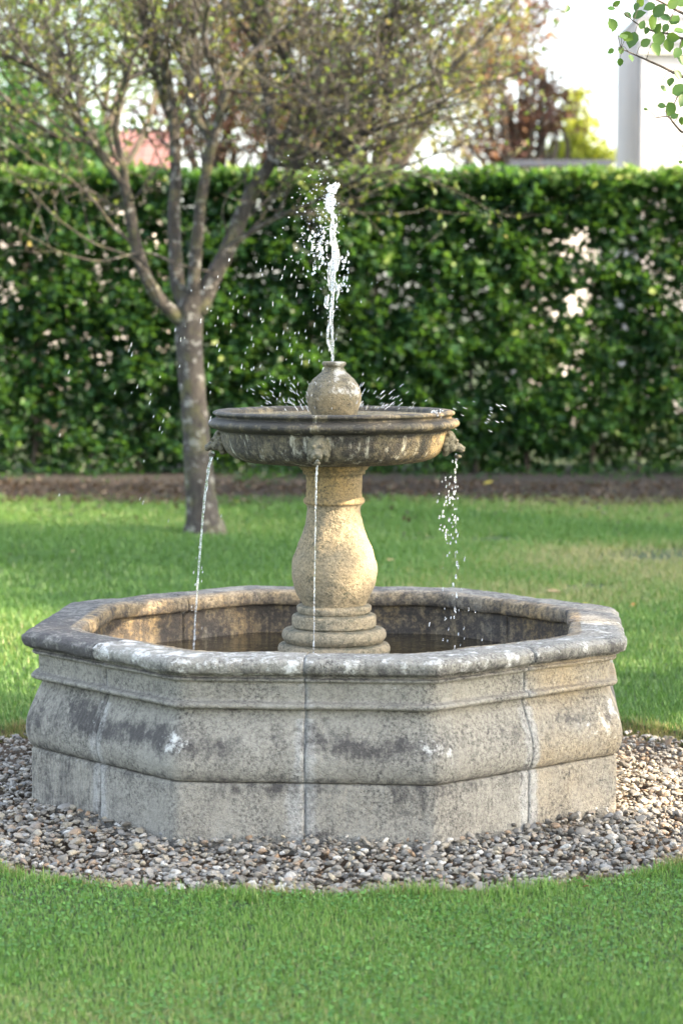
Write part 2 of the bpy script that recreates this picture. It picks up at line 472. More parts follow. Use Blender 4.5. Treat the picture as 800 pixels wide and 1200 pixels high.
def ring_block(idx, loop, name, rnd_out=.012, rnd_in=.05, gap=.0022, nh=46, inner_from=None, attrf=None, amp=1.0):
    """loop: closed list of (circumradius, z, is_inner) ; the block sits on corner idx and ends at mid-face joints"""
    a0 = math.radians(-22.5 + 45 * idx) + TH
    c8, s8 = math.cos(pi / 8), math.sin(pi / 8)
    ts = np.concatenate([np.linspace(-1, 1, 2 * nh + 1)])
    nl = len(loop)
    V = np.zeros((len(ts), nl, 3)); AT = {k: np.zeros((len(ts), nl)) for k in ('dk', 'li', 'sm', 'wm', 'tl', 'u')}
    for i, t in enumerate(ts):
        sg = 1 if t >= 0 else -1
        na_ = a0 + sg * pi / 8
        n_ = np.array([math.sin(na_), -math.cos(na_)]); tg = np.array([math.cos(na_), math.sin(na_)]) * sg
        vd = np.array([math.sin(a0), -math.cos(a0)])
        for j, (r, z, inn) in enumerate(loop):
            half = r * s8
            tt = abs(t)
            dist = half * tt                     # from the corner
            u = -half * (1 - 0 - 0) + dist
            if tt > .999: u -= gap
            p = n_ * r * c8 + tg * u
            rho = rnd_in if inn else rnd_out
            p = p - vd * rho * .42 * math.exp(-(dist / rho) ** 1.5) * 1.0
            endd = half - dist
            if endd < .008 and not inn: p = p - n_ * .0035 * (1 - endd / .008)
            q = (p[0], p[1], z)
            d = (.0045 * fn(q, 7, idx * 3.1) + .0024 * fn(q, 24, 5) + .0022 * fn(q, 75, 9)) * amp
            nd = n_ if not inn else -n_
            zz = z + .0028 * fn(q, 9, 40 + idx) * amp + .0015 * fn(q, 55, 60) * amp
            pp = p + nd * d
            V[i, j] = (pp[0], pp[1], zz)
            if attrf:
                for k, v in attrf(idx, t, dist * sg, endd, r, z, inn, pp).items(): AT[k][i, j] = v
    m_ = len(ts)
    ii = np.arange(m_ - 1)[:, None] * nl; jj = np.arange(nl)[None]; jn = (jj + 1) % nl
    F = np.stack([ii + jj, ii + jn, ii + nl + jn, ii + nl + jj], -1).reshape(-1, 4)
    caps = np.array([list(range(nl))[::-1], [(m_ - 1) * nl + k for k in range(nl)]])
    return mesh_np(name, V.reshape(-1, 3), [F, caps], M['basin'], fountain, {k: v.ravel() for k, v in AT.items()})

def sstep(a, b, x): t = min(1, max(0, (x - a) / (b - a))); return t * t * (3 - 2 * t)
def resample(pts, step):
    out = []
    n = len(pts)
    for i in range(n):
        a, b = pts[i], pts[(i + 1) % n]
        L = math.hypot(b[0] - a[0], b[1] - a[1])
        k = max(1, int(round(L / step)))
        for q in range(k):
            f = q / k
            out.append((a[0] + (b[0] - a[0]) * f, a[1] + (b[1] - a[1]) * f, a[2]))
    return out
def prof(lst): return [(R1 + o * PXM, zf(py), 0) for o, py in lst]

ZP = zf(916.5)      # joint plinth / wall
ZC = zf(791)        # joint wall / coping
ZT = .528
RI = .845
plinth_loop = prof([(0, 1003), (0.3, 950), (0, 921), (-1.2, 918.5), (-3, 917)]) + [(RI, ZP - .001, 1), (RI, -.03, 1)]
cy = catmull([(-3, 916), (.5, 914), (4.5, 907), (6.8, 896), (6.2, 884), (3.2, 872), (-2, 860), (-6.5, 848), (-11.5, 838), (-13.2, 832)], 3)
wall_loop = prof([tuple(c) for c in cy] + [(-13, 831), (-7, 830.6), (-3, 830.2), (-.4, 828.8), (.8, 826.6), (.2, 824.6), (-2.0, 823.4), (-8.6, 822.2), (-9.4, 820), (-9.0, 811), (-8.6, 801), (-8.6, 799), (-3.0, 798.2), (-1.4, 796.5), (-1.2, 794.6), (-5.4, 793.8), (-4.4, 792.6), (-4.2, 791.6)]) + [(RI, ZC - .001, 1), (RI, ZP + .001, 1)]
ext = lambda off, z: (R1 + off * PXM, z, 0)
cop_loop = [ext(-2, ZC + .001), ext(1.5, ZC + .001), ext(2, ZC + .006), ext(6.5, ZC + .007), ext(9, ZC + .013), ext(10.5, ZC + .026), ext(10.5, ZC + .038), ext(8.6, ZT - .009), ext(5.2, ZT - .002), ext(0, ZT + .002)]
cop_loop += [(.90, ZT + .003, 0), (.845, ZT + .002, 1), (.822, ZT + .000, 1), (.813, ZT - .003, 1), (.810, ZT - .010, 1), (.809, ZT - .03, 1), (.812, ZC + .006, 1), (.820, ZC + .001, 1), (.86, ZC + .001, 1)]

def drk(idx, side):   # how dark a face is: face number = corner joint side
    return 0
def att_cop(idx, t, s, endd, r, z, inn, p):
    # corner 0 front left, 1 front right, 2 right front, 7 left front
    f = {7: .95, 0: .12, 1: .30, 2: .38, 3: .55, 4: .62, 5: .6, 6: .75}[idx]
    top = sstep(ZT - .03, ZT - .003, z)
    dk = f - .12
    li = {0: .52, 1: .44, 2: .42, 7: .02}.get(idx, .12)
    if idx in (0, 1, 2): li += .05 * top; dk += .20 * (1 - top) + (.16 if z < ZC + .02 else 0)
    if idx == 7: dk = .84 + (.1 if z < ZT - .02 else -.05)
    wm = 0
    if inn: wm = .75; li = -.1; dk = .48 + .14 * (z < ZC + .02)  # inner face darkened in colour to stand in for shade
    if idx in (2, 3) and inn: dk = .55  # right-hand inner faces painted as unlit
    return dict(dk=dk, li=li, sm=.30 * math.exp(-(endd / .02) ** 2), wm=wm, tl=0, u=s)
def att_wall(idx, t, s, endd, r, z, inn, p):
    h = (z - ZP) / (ZC - ZP)
    wv = noise.noise(Vector((p[0] * 4.5, p[1] * 4.5, 3.3)))
    band = math.exp(-((h - .38 - .16 * wv) / (.15 + .08 * wv)) ** 2) * min(1.15, .80 + .9 * noise.noise(Vector((p[0] * 3.1 + 8, p[1] * 3.1, 1.3))))
    low = math.exp(-((h - .03) / .05) ** 2)
    mould = math.exp(-((h - .672) / .016) ** 2)  # shade line painted below the bead
    under = math.exp(-((h - .975) / .022) ** 2)  # shade line painted below the coping
    cor = math.exp(-(s / .06) ** 2)
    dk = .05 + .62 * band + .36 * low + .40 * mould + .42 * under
    li = .04 + .50 * band * cor + .22 * max(0, noise.noise(Vector((p[0] * 6, p[1] * 6, z * 5 + 9)))) + .14 * math.exp(-((h - .30) / .12) ** 2) + (.16 if h > .66 else 0)
    tl = 0
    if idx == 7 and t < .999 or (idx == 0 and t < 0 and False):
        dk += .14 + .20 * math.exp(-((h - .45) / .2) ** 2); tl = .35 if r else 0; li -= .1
    if idx == 0: dk += .05 * (t < 0)
    if idx == 2: dk -= .12; li += .08  # right corner painted lighter, as its sunlit face
    wm = .02 + (.42 if idx == 2 else 0) * (1 - .6 * band)  # sun warmth painted on the right corner
    if idx == 1 and t > .2: wm = .08
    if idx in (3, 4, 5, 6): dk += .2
    sm = .85 * math.exp(-(endd / .036) ** 2) * (1 - .45 * (h > .6))
    if inn: dk, li, wm, sm, tl = .72, -.3, .85, .1, 0  # inner wall painted dark in place of shade
    return dict(dk=dk, li=li, sm=sm, wm=wm, tl=tl, u=s)
def att_pl(idx, t, s, endd, r, z, inn, p):
    h = z / ZP
    dk = .10 + .26 * math.exp(-((h - .92) / .12) ** 2) * (1 if idx in (0, 1) else .4) + .12 * math.exp(-(h / .25) ** 2)
    li = .02
    dk += .30 * noise.noise(Vector((p[0] * 5, p[1] * 5, z * 7 + 2))); li += .25 * max(0, noise.noise(Vector((p[0] * 4 + 5, p[1] * 4, z * 5))))
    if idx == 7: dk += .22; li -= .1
    if idx == 0: li += .22 * math.exp(-((s + .02) / .16) ** 2) * math.exp(-((h - .2) / .5) ** 2)
    if idx == 1: dk += .10
    if idx == 2: dk -= .02
    wm = .04 + (.22 if idx == 2 else 0)  # right corner plinth coloured warmer, as in sun
    sm = .95 * math.exp(-(endd / .040) ** 2)
    if idx == 0 and t > 0: sm = .95 * math.exp(-(endd / .055) ** 2)
    tl = .6 if idx == 7 else (.12 if idx == 1 else 0)
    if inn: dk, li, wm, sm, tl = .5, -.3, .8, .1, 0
    return dict(dk=dk, li=li, sm=sm, wm=wm, tl=tl, u=s)

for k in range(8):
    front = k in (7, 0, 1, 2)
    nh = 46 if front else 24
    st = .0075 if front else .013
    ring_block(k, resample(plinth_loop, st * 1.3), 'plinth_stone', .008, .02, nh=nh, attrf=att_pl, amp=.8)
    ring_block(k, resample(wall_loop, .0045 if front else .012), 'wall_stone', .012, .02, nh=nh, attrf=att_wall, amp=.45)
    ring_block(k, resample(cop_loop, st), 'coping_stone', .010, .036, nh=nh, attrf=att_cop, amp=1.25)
# mortar joints at the middle of each face
for k in range(8):
    an = math.radians(45 * k) + TH
    n_ = np.array([math.sin(an), -math.cos(an)]); tg = np.array([math.cos(an), math.sin(an)])
    c8 = math.cos(pi / 8)
    outer = [(r * c8 - .0055, z) for r, z, q in plinth_loop[:5] + wall_loop[:-2] + cop_loop[:11]]
    outer += [(.835 * c8, ZT - .004), (.825 * c8, ZT - .03), (.835 * c8, ZC), ((RI + .006) * c8, ZC - .01), ((RI + .006) * c8, -.03)]
    n = len(outer); V = []
    for s_ in (-.0034, .0034):
        for (r, z) in outer:
            jt = .0012 * fn((r, s_, z), 60, k)
            q = n_ * (r + jt) + tg * s_
            V.append((q[0], q[1], z - .001))
    F = np.array([[a, (a + 1) % n, n + (a + 1) % n, n + a] for a in range(n)])
    mesh_np('mortar_joint', np.array(V), [F, np.array([list(range(n))[::-1], list(range(n, 2 * n))])], M['mortar'], fountain)

# basin floor and water
ZW = float(W(390, 766, -.12)[2]) - .055
mb = MB()
a = np.arange(64) * 2 * pi / 64
def disc(r, z, seg=64, rings=6):
    V = [[0, 0, z]]; F3 = []; F4 = []
    for q in range(1, rings + 1):
        for k in range(seg):
            an = 2 * pi * k / seg
            V.append([r * q / rings * math.cos(an), r * q / rings * math.sin(an), z])
    for k in range(seg): F3.append([0, 1 + k, 1 + (k + 1) % seg])
    for q in range(rings - 1):
        for k in range(seg):
            b = 1 + q * seg; kn = (k + 1) % seg
            F4.append([b + k, b + seg + k, b + seg + kn, b + kn])
    return np.array(V), [np.array(F3), np.array(F4)]
def octo(R, z):
    V = [[0, 0, z]] + [[R * math.sin(math.radians(-22.5 + 45 * k) + TH), -R * math.cos(math.radians(-22.5 + 45 * k) + TH), z] for k in range(8)]
    return np.array(V), np.array([[0, 1 + k, 1 + (k + 1) % 8] for k in range(8)])
V, F = octo(.85, .06); mesh_np('basin_floor', V, F, M['column'], fountain, {'dk': np.full(9, .4), 'wm': np.full(9, .6)}, smooth=False)
V, F = octo(.848, ZW); mesh_np('water', V, F, M['water'], kind='structure')

# lathed parts
def lathe(name, prof_px, mat, attrf, seg=120, step=.005, amp=1.0, cx=.010, parent=None, closed_top=True):
    pts = []
    for hw, py in prof_px:
        pts.append((hw * PXM, float(W(391, py, 0)[2])))
    out = []
    for i in range(len(pts) - 1):
        L = math.hypot(pts[i + 1][0] - pts[i][0], pts[i + 1][1] - pts[i][1]); k = max(1, int(round(L / step)))
        for q in range(k): f = q / k; out.append((pts[i][0] + (pts[i + 1][0] - pts[i][0]) * f, pts[i][1] + (pts[i + 1][1] - pts[i][1]) * f))
    out.append(pts[-1])
    V = []; AT = {k: [] for k in ('dk', 'li', 'sm', 'wm', 'tl', 'u')}
    for (r, z) in out:
        for k in range(seg):
            an = 2 * pi * k / seg
            q = (r * math.sin(an), -r * math.cos(an), z)
            d = (.0030 * fn(q, 9, 3) + .0020 * fn(q, 30, 8) + .0012 * fn(q, 80, 2)) * amp if r > .004 else 0
            V.append((cx + (r + d) * math.sin(an), -(r + d) * math.cos(an), z + d * .4))
            for kk, v in attrf(an, r, z).items(): AT[kk].append(v)
    n = len(out)
    i = np.arange(n - 1)[:, None] * seg; j = np.arange(seg)[None]; jn = (j + 1) % seg
    F = np.stack([i + j, i + jn, i + seg + jn, i + seg + j], -1).reshape(-1, 4)
    for v in AT.values():
        while len(v) < len(V): v.append(0)
    return mesh_np(name, np.array(V), F, mat, parent or fountain, AT)
def A(dk=0, li=0, wm=0): return dict(dk=dk, li=li, wm=wm, sm=0, tl=0, u=0)
def sm_(pts, n=5): return [tuple(p) for p in catmull(pts, n)]
# profile runs bottom to top
GRV = [float(W(391, q, 0)[2]) for q in (752, 734.5, 718, 708)]  # ring grooves, given painted shade in their colour
lathe('column_base', [(64, 800), (64, 768)] + sm_([(65.5, 764), (66, 759), (64, 754.5), (59, 752.6)], 3) + [(55.5, 752)] + sm_([(57.5, 751), (61, 746), (61, 741), (58, 736.5), (50, 735)], 3) + [(46, 734.6)]
      + sm_([(49, 733.5), (49.5, 728), (49, 721), (45, 718.6)], 3) + [(41, 718)] + sm_([(42.5, 717.3), (44, 713), (43.5, 709.5), (40, 708)], 3) + [(34, 707.6), (10, 707.5)],
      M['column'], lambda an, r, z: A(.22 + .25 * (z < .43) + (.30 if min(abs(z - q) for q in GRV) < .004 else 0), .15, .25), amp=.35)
lathe('baluster', [(36, 709)] + sm_([(37, 708), (38.5, 705), (43, 697), (47.5, 686), (50, 674), (50, 664), (47.5, 652), (42.5, 638), (37.5, 624), (34, 612), (32, 602), (31.5, 595), (32.5, 591.6), (33, 591)], 5) + [(20, 590.5)],
      M['column'], lambda an, r, z: A(.10 + .12 * math.exp(-((z - .60) / .03) ** 2), .06, .38), amp=1.3)
lathe('collar', [(30, 591)] + sm_([(34, 590.6), (35.8, 588.5), (35.8, 585.5), (34.4, 583.4)], 4) + [(32.6, 583), (32.2, 575), (32.8, 560), (33.4, 556)] + [(36.5, 555), (36.8, 551), (39, 550), (42, 546), (42, 540)],
      M['column'], lambda an, r, z: A(.10 + .30 * (z > .98), 0, .80), amp=.6)
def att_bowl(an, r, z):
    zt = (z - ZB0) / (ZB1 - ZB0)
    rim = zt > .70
    right = math.exp(-((an - 1.35) / .45) ** 2)  # sunlit right end, painted lighter and warmer
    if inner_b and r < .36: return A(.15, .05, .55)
    dk = (.72 if rim else .66) + .30 * math.exp(-((zt - .74) / .05) ** 2) + .35 * math.exp(-((zt - 1.0) / .045) ** 2) - .30 * right  # rim grooves carry painted shade
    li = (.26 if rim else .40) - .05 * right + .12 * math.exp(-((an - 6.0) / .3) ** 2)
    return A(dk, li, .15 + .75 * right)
inner_b = False
ZB0, ZB1 = float(W(391, 546, -.3)[2]), float(W(391, 490, 0)[2])
# bowl: z from the axis plane; the front bulges lower in the picture by perspective
bowl_prof = [(30, 543.5), (60, 543), (90, 541.5)] + sm_([(106, 539.5), (118, 535), (126, 528), (130.5, 518), (132.5, 508), (134, 503.5)], 4) + [(137, 502.5)] + sm_([(142, 501), (146.2, 498), (147, 495), (145, 492), (141, 490)], 3) + sm_([(137.6, 489.2), (138.2, 487), (141.5, 484.5), (141, 482), (138, 480.6)], 3) \
    + [(133, 480.8), (129, 483), (127.5, 487), (124, 496), (100, 505), (40, 508), (5, 508)]
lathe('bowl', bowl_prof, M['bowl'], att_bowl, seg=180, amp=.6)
V, F = disc(.345, float(W(391, 486.5, 0)[2]), 72, 10)
V[:, 0] += .010
mesh_np('bowl_water', V, F, M['bowl_water'], fountain)
lathe('urn_finial', [(40, 507), (30, 494), (25, 489)] + sm_([(25.5, 487), (28.5, 479), (31.5, 469), (31.6, 460), (28.4, 451), (26.2, 447.6)], 4) + sm_([(25.4, 446.6), (24.6, 445), (19, 440), (14, 435.5), (11.6, 432)], 4) + [(11.2, 429.5)] + sm_([(13.2, 428.6), (14, 426.5), (13.4, 424.4), (11, 423.6)], 3) + [(5, 423.4), (3.5, 427), (0.5, 428)],
      M['urn'], lambda an, r, z: A(.36 + .1 * (math.exp(-((z - 1.19) / .02) ** 2)), .16 + .25 * (z > 1.22) + .18 * math.exp(-(an / .9) ** 2), .28), seg=80, amp=.9)

# lion-mask spouts, built from swelling forms fused by a voxel remesh
def lion(ang):
    mb = MB()
    def ball(x, y, z, sx, sy, sz, sub=3):
        V, F = ico(sub); mb.add(V * np.array([sx, sy, sz]) + np.array([x, y, z]), F)
    # local frame: X right, -Y out of the bowl, Z up, metres; head about 0.10 high
    ball(0, .004, .006, .036, .030, .042)          # skull
    ball(0, -.026, -.012, .019, .022, .016)        # muzzle bridge
    ball(-.011, -.042, -.021, .012, .012, .011); ball(.011, -.042, -.021, .012, .012, .011)   # flews
    ball(0, -.050, -.013, .008, .006, .005)        # nose
    ball(0, -.030, -.044, .013, .014, .008)        # lower jaw
    ball(-.014, -.024, .010, .010, .009, .006); ball(.014, -.024, .010, .010, .009, .006)      # brows
    ball(-.026, -.012, -.014, .013, .014, .015); ball(.026, -.012, -.014, .013, .014, .015)    # cheeks
    ball(-.030, -.004, .030, .008, .008, .009); ball(.030, -.004, .030, .008, .008, .009)      # ears
    for k in range(13):                                                                          # mane locks
        t = -2.4 + 4.8 * k / 12
        ball(.036 * math.sin(t), .010 - .003 * (k % 2), -.002 + .043 * math.cos(t), .0100, .012, .0105, 2)
    V = np.concatenate(mb.V) * np.array([.84, .95, .92])
    c, s = math.cos(ang), math.sin(ang)
    rr = .362
    zc = float(W(373, 527, -.38)[2])
    X = V[:, 0] * 1.0; Yl = V[:, 1] - rr
    wx = c * X - s * Yl; wy = s * X + c * Yl
    P = np.stack([wx + .010, wy, V[:, 2] + zc], -1)
    n = len(P)
    right = 1.0 if 1 < ang < 2 else 0.0  # right spout coloured lighter and warmer, as if sunlit
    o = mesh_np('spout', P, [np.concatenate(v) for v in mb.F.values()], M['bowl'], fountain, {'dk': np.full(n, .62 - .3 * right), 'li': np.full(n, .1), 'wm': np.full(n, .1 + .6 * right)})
    md = o.modifiers.new('fuse', 'REMESH'); md.mode = 'VOXEL'; md.voxel_size = .0026; md.use_smooth_shade = True
    sm2 = o.modifiers.new('worn', 'SMOOTH'); sm2.factor = .6; sm2.iterations = 9
    return np.array([(rr + .022) * math.sin(ang) + .010, -(rr + .022) * math.cos(ang), zc - .030])
SP_A = math.radians(-7.5)
mouths = [lion(SP_A + k * pi / 2) for k in range(4)]

# ------------------------------------------------------------------ moving water
def drops(P, size, stretch, dirs, sub=1):
    V0, F0 = ico(sub)
    Vs, Fs = [], []
    for i, p in enumerate(P):
        d = np.asarray(dirs[i], float); d /= np.linalg.norm(d)
        u = np.cross(d, [0.3, 1, .1]); u /= np.linalg.norm(u); v = np.cross(d, u)
        M_ = np.stack([u, v, d * stretch[i]], 1)
        Vs.append(V0 @ M_.T * size[i] + p)
        Fs.append(F0 + i * len(V0))
    return np.concatenate(Vs), np.concatenate(Fs)

rng = np.random.default_rng(5)
jx = lambda px, y=0: float(W(px, 400, y)[0])
# the jet: lumpy rope of water with a torn head
cl = [(389.5, 428), (389.5, 410), (389, 390), (388.5, 370), (389.5, 350), (390.5, 330), (391.5, 310), (391, 290), (390, 270), (389.5, 255), (388.5, 242), (388, 232), (389, 224), (391, 218), (392, 215)]
rad = [2.6, 2.6, 2.8, 3.0, 3.6, 4.0, 4.0, 4.2, 4.0, 3.8, 3.6, 4.2, 6.0, 5.4, 2.0]
PP = catmull([[*W(a, b, 0)] for a, b in cl], 8); RR = catmull([[r, 0] for r in rad], 8)[:, 0] * PXM
mb = MB()
wob = np.array([[.0022 * fn((0, 0, p[2]), 40, 1), .0022 * fn((0, 0, p[2]), 40, 7), 0] for p in PP])
RR = RR * np.array([.45 + .95 * abs(fn((0, 0, p[2]), 75, 3)) for p in PP])
V, F = tube(PP + wob, RR, 12, .6, 3); mb.add(V, F)
for k_ in range(5):
    ph = k_ * 1.3
    i0 = rng.integers(8, 60); i1 = min(len(PP) - 6, i0 + rng.integers(18, 40))
    Q = PP[i0:i1] + np.array([[RR[i0] * 1.1 * math.sin(ph + t * .23), RR[i0] * 1.1 * math.cos(ph + t * .23), 0] for t in range(i1 - i0)])
    V, F = tube(Q, RR[i0:i1] * .45 * np.sin(np.linspace(.05, pi - .05, i1 - i0)) ** .5, 7, .6, k_); mb.add(V, F)
for (x0, y0, x1, y1, x2, y2, r) in ((387, 372, 383.5, 395, 387.5, 412, 1.3), (385, 345, 382, 356, 384, 362, 1.9), (394, 285, 396.5, 300, 395, 318, 1.4), (385, 232, 383, 240, 386, 250, 1.7),
                                 (390, 300, 385.5, 316, 386, 340, 1.5), (393, 330, 396, 340, 394, 352, 1.4)):
    q = catmull([W(x0, y0, -.01), W(x1, y1, -.015), W(x2, y2, -.005)], 7)
    V, F = tube(q, np.array([r * PXM * (0.3 + math.sin(pi * t)) for t in np.linspace(0.02, .98, len(q))]), 8, .5, x0); mb.add(V, F)
V0, F0 = ico(3)
for (x, y, r) in ((387, 229, 3.6), (391, 222, 3.8), (396, 217.0, 2.0), (386, 221, 3.0), (383.5, 230, 1.8), (390, 236, 3.0), (393, 216, 1.6), (388, 243, 2.2)):
    c_ = W(x, y, rng.uniform(-.012, .012))
    q = np.array([1 + .8 * fn(v * 2.2, 1, x) for v in V0])
    mb.add(V0 * q[:, None] * r * PXM * np.array([1, 1, 1.25]) + c_, F0)
jet = mb.build('water_jet', M['flow'], kind=None, label='white vertical water jet rising from the urn on top of the fountain', cat='water jet')

def stream(pts_, rads, name_label, seed, gaps=()):
    mb = MB()
    q = catmull(pts_, 12)
    n = len(q)
    r = np.interp(np.linspace(0, 1, n), np.linspace(0, 1, len(rads)), rads)
    for i in range(n):
        q[i] += .0012 * np.array([fn(q[i], 45, seed), fn(q[i], 45, seed + 9), 0])
        r[i] *= .65 + .9 * abs(fn(q[i], 60, seed + 4))
    keep = np.ones(n, bool)
    for a, b in gaps: keep[int(a * n):int(b * n)] = False
    i = 0
    while i < n:
        if keep[i]:
            j = i
            while j < n and keep[j]: j += 1
            if j - i > 2:
                rr_ = r[i:j].copy(); rr_[0] *= .3; rr_[-1] *= .3
                V, F = tube(q[i:j], rr_, 8, .35, seed); mb.add(V, F)
            i = j
        else:
            i += 1
    rg = np.random.default_rng(seed)
    D = []
    for a, b in gaps:
        for t in np.linspace(a, b, int((b - a) * 26) + 2): D.append(q[min(n - 1, int(t * n))] + rg.normal(0, .004, 3))
    if D:
        V, F = drops(D, rg.uniform(.002, .0042, len(D)), rg.uniform(1.3, 3.0, len(D)), [np.array([rg.normal(0, .08), 0, -1])] * len(D)); mb.add(V, F)
    return mb.build('water_stream', M['flow'], kind='stuff' if gaps else None, label=name_label, cat='water stream', group='streams falling from the lion spouts')
def arc(m0, m1, zend, n=7):
    """free fall from m0 to the horizontal position m1 at height zend"""
    out = []
    for k in range(n):
        t = k / (n - 1)
        out.append([m0[0] + (m1[0] - m0[0]) * t, m0[1] + (m1[1] - m0[1]) * t, m0[2] + (zend - m0[2]) * t ** 1.75])
    return np.array(out)
ml = mouths[3]; e = W(226, 755, ml[1] - .01)
stream(arc(ml, e, ZW), [.0055, .0052, .0050, .0042, .0034, .0026], 'thin slanting water stream falling from the left lion spout', 21, ())
mf = mouths[0]
stream(arc(mf, W(367, 700, mf[1] - .05), ZW), [.0048, .0038, .0028, .0022, .0022, .0018], 'thin water stream falling in front of the pale column', 22, ())
mr = mouths[1]
q = arc(mr, W(533, 740, mr[1]), ZW)
stream(q, [.0034, .003, .0028, .0022, .002, .002], 'broken water stream of separate drops under the right lion spout', 23, ((.10, .14), (.20, .50), (.55, .64), (.68, .97)))

# spray: nobody could count these drops
D, Sz, St, Di = [], [], [], []
def spray(n, fx, fy, fyy, sz, st, di):
    for _ in range(n):
        px, py = fx(), fy()
        p = W(px, py, fyy())
        if p[2] < ZW + .01: continue
        D.append(p); Sz.append(rng.uniform(*sz)); St.append(rng.uniform(*st)); d = di(px, py); Di.append(d)
dn = lambda px, py: np.array([-.18 + rng.normal(0, .08), 0, -1])
U = rng.uniform
Nn = rng.normal
spray(130, lambda: 385 - abs(Nn(0, 9)), lambda: Nn(268, 34), lambda: Nn(0, .04), (.0005, .0018), (1, 2.0), lambda a, b: Nn(0, 1, 3))
spray(70, lambda: 392 + abs(Nn(0, 6)), lambda: U(225, 400), lambda: Nn(0, .04), (.0005, .0014), (1, 2.5), dn)
spray(150, lambda: 385 - abs(Nn(0, 26)), lambda: Nn(262, 32), lambda: Nn(0, .06), (.0009, .0030), (1, 1.5), lambda a, b: Nn(0, 1, 3))
spray(45, lambda: Nn(372, 6), lambda: Nn(290, 16), lambda: Nn(0, .02), (.002, .0048), (1, 2.2), dn)
spray(34, lambda: Nn(403, 5), lambda: Nn(312, 13), lambda: Nn(0, .03), (.0018, .0042), (1.2, 2.4), dn)
spray(22, lambda: Nn(391, 7), lambda: U(225, 380), lambda: Nn(0, .02), (.0015, .0032), (1, 2), dn)
spray(125, lambda: 390 - abs(Nn(0, 85)), lambda: U(300, 470), lambda: Nn(0, .15), (.0008, .0016), (3, 7), dn)
spray(34, lambda: U(250, 545), lambda: U(300, 480), lambda: Nn(0, .15), (.0007, .0014), (3, 6), dn)
spray(26, lambda: U(60, 260), lambda: U(400, 620), lambda: Nn(0, .2), (.0009, .0016), (4, 7), lambda a, b: np.array([-.35, 0, -1]))
# splash thrown up from the bowl
spray(60, lambda: 391 - abs(Nn(0, 38)) - 22, lambda: 480 - abs(Nn(0, 17)), lambda: Nn(0, .12), (.0007, .0015), (4, 9), lambda a, b: np.array([-(391 - a) * .016, 0, 1]))
spray(60, lambda: 391 + abs(Nn(0, 38)) + 22, lambda: 480 - abs(Nn(0, 16)), lambda: Nn(0, .12), (.0007, .0015), (4, 9), lambda a, b: np.array([(a - 391) * .016, 0, 1]))
spray(20, lambda: U(530, 590), lambda: U(470, 505), lambda: Nn(0, .1), (.0008, .0015), (4, 8), lambda a, b: np.array([1, 0, -.5]))
spray(26, lambda: Nn(511, 4), lambda: U(480, 490), lambda: Nn(-.2, .02), (.001, .0024), (1, 2.5), lambda a, b: np.array([.4, 0, 1]))
spray(60, lambda: Nn(526, 6.5), lambda: Nn(600, 24), lambda: Nn(-.05, .03), (.0014, .0034), (1.3, 3.2), dn)
spray(26, lambda: Nn(528, 12), lambda: U(640, 760), lambda: Nn(-.1, .05), (.0010, .0022), (2, 4), dn)
spray(16, lambda: Nn(232, 5), lambda: U(640, 750), lambda: Nn(0, .03), (.0010, .0022), (2, 4), dn)
V, F = drops(D, Sz, St, Di, 1)
mesh_np('water_spray', V, F, M['flow'], kind='stuff', label='fine white spray and falling drops around the jet and bowl', cat='spray')

# ------------------------------------------------------------------ lawn
BED_Y = float(G(400, 592)[1])          # front of the leaf-litter bed
HEDGE_Y = float(G(400, 563)[1])
def inlawn(x, y, m_=0.0):
    r = np.hypot(x, y)
    return r > RG - .005 + m_
BARE = [(*G(782, 653)[:2],   .5, .5), (*G(575, 634)[:2], .30, .25), (*G(490, 632)[:2], .15, .2), (*G(690, 690)[:2], .2, .15), (*G(290, 1066)[:2], .05, .03)]
def lawn_pts(n, x0, x1, y0, y1, rng, powr=1.6):
    out = []
    got = 0
    while got < n:
        x = rng.uniform(x0, x1, n * 2); y = rng.uniform(y0, y1, n * 2)
        d = y - CAM[1]
        keep = (rng.uniform(0, 1, n * 2) < ((y0 - CAM[1]) / d) ** powr) & inlawn(x, y) & (abs(x) < .145 * d + .55)
        patch = np.sin(x * 3.1 + 1.7 * np.sin(y * 2.3)) * np.sin(y * 2.7 + x)
        keep &= rng.uniform(0, 1, n * 2) < .80 + .2 * patch
        for (bx, by, bs, bt) in BARE: keep &= rng.uniform(0, 1, n * 2) > .93 * np.exp(-(((x - bx) / bs) ** 2 + ((y - by) / bt) ** 2) ** 2)
        P = np.stack([x, y], -1)[keep]; out.append(P); got += len(P)
    return np.concatenate(out)[:n]
BL3_V = np.array([[-.5, 0, 0], [.5, 0, 0], [-.36, .22, .55], [.36, .22, .55], [0, .75, 1.0]])
BL3_F = np.array([[0, 1, 3], [0, 3, 2], [2, 3, 4]])
BL1_V = np.array([[-.5, 0, 0], [.5, 0, 0], [0, .55, 1.0]]); BL1_F = np.array([[0, 1, 2]])
def blades(P, length, width, TV, TF, rng, lean=.35):
    n = len(P)
    a = rng.uniform(0, 2 * pi, n)
    ln = rng.uniform(1 - lean, 1 + lean, n)
    T = np.repeat(TV[None], n, 0).copy()
    T[:, :, 0] *= width[:, None]; T[:, :, 1] *= (length * ln * .75)[:, None]; T[:, :, 2] *= (length * (1.2 - .45 * ln))[:, None]
    c, s = np.cos(a), np.sin(a)
    X = c[:, None] * T[:, :, 0] - s[:, None] * T[:, :, 1] + P[:, 0, None]
    Y_ = s[:, None] * T[:, :, 0] + c[:, None] * T[:, :, 1] + P[:, 1, None]
    Z_ = T[:, :, 2] + gz(P[:, 0], P[:, 1])[:, None]
    V = np.stack([X, Y_, Z_], -1).reshape(-1, 3)
    F = (TF[None] + (np.arange(n) * len(TV))[:, None, None]).reshape(-1, 3)
    return V, F
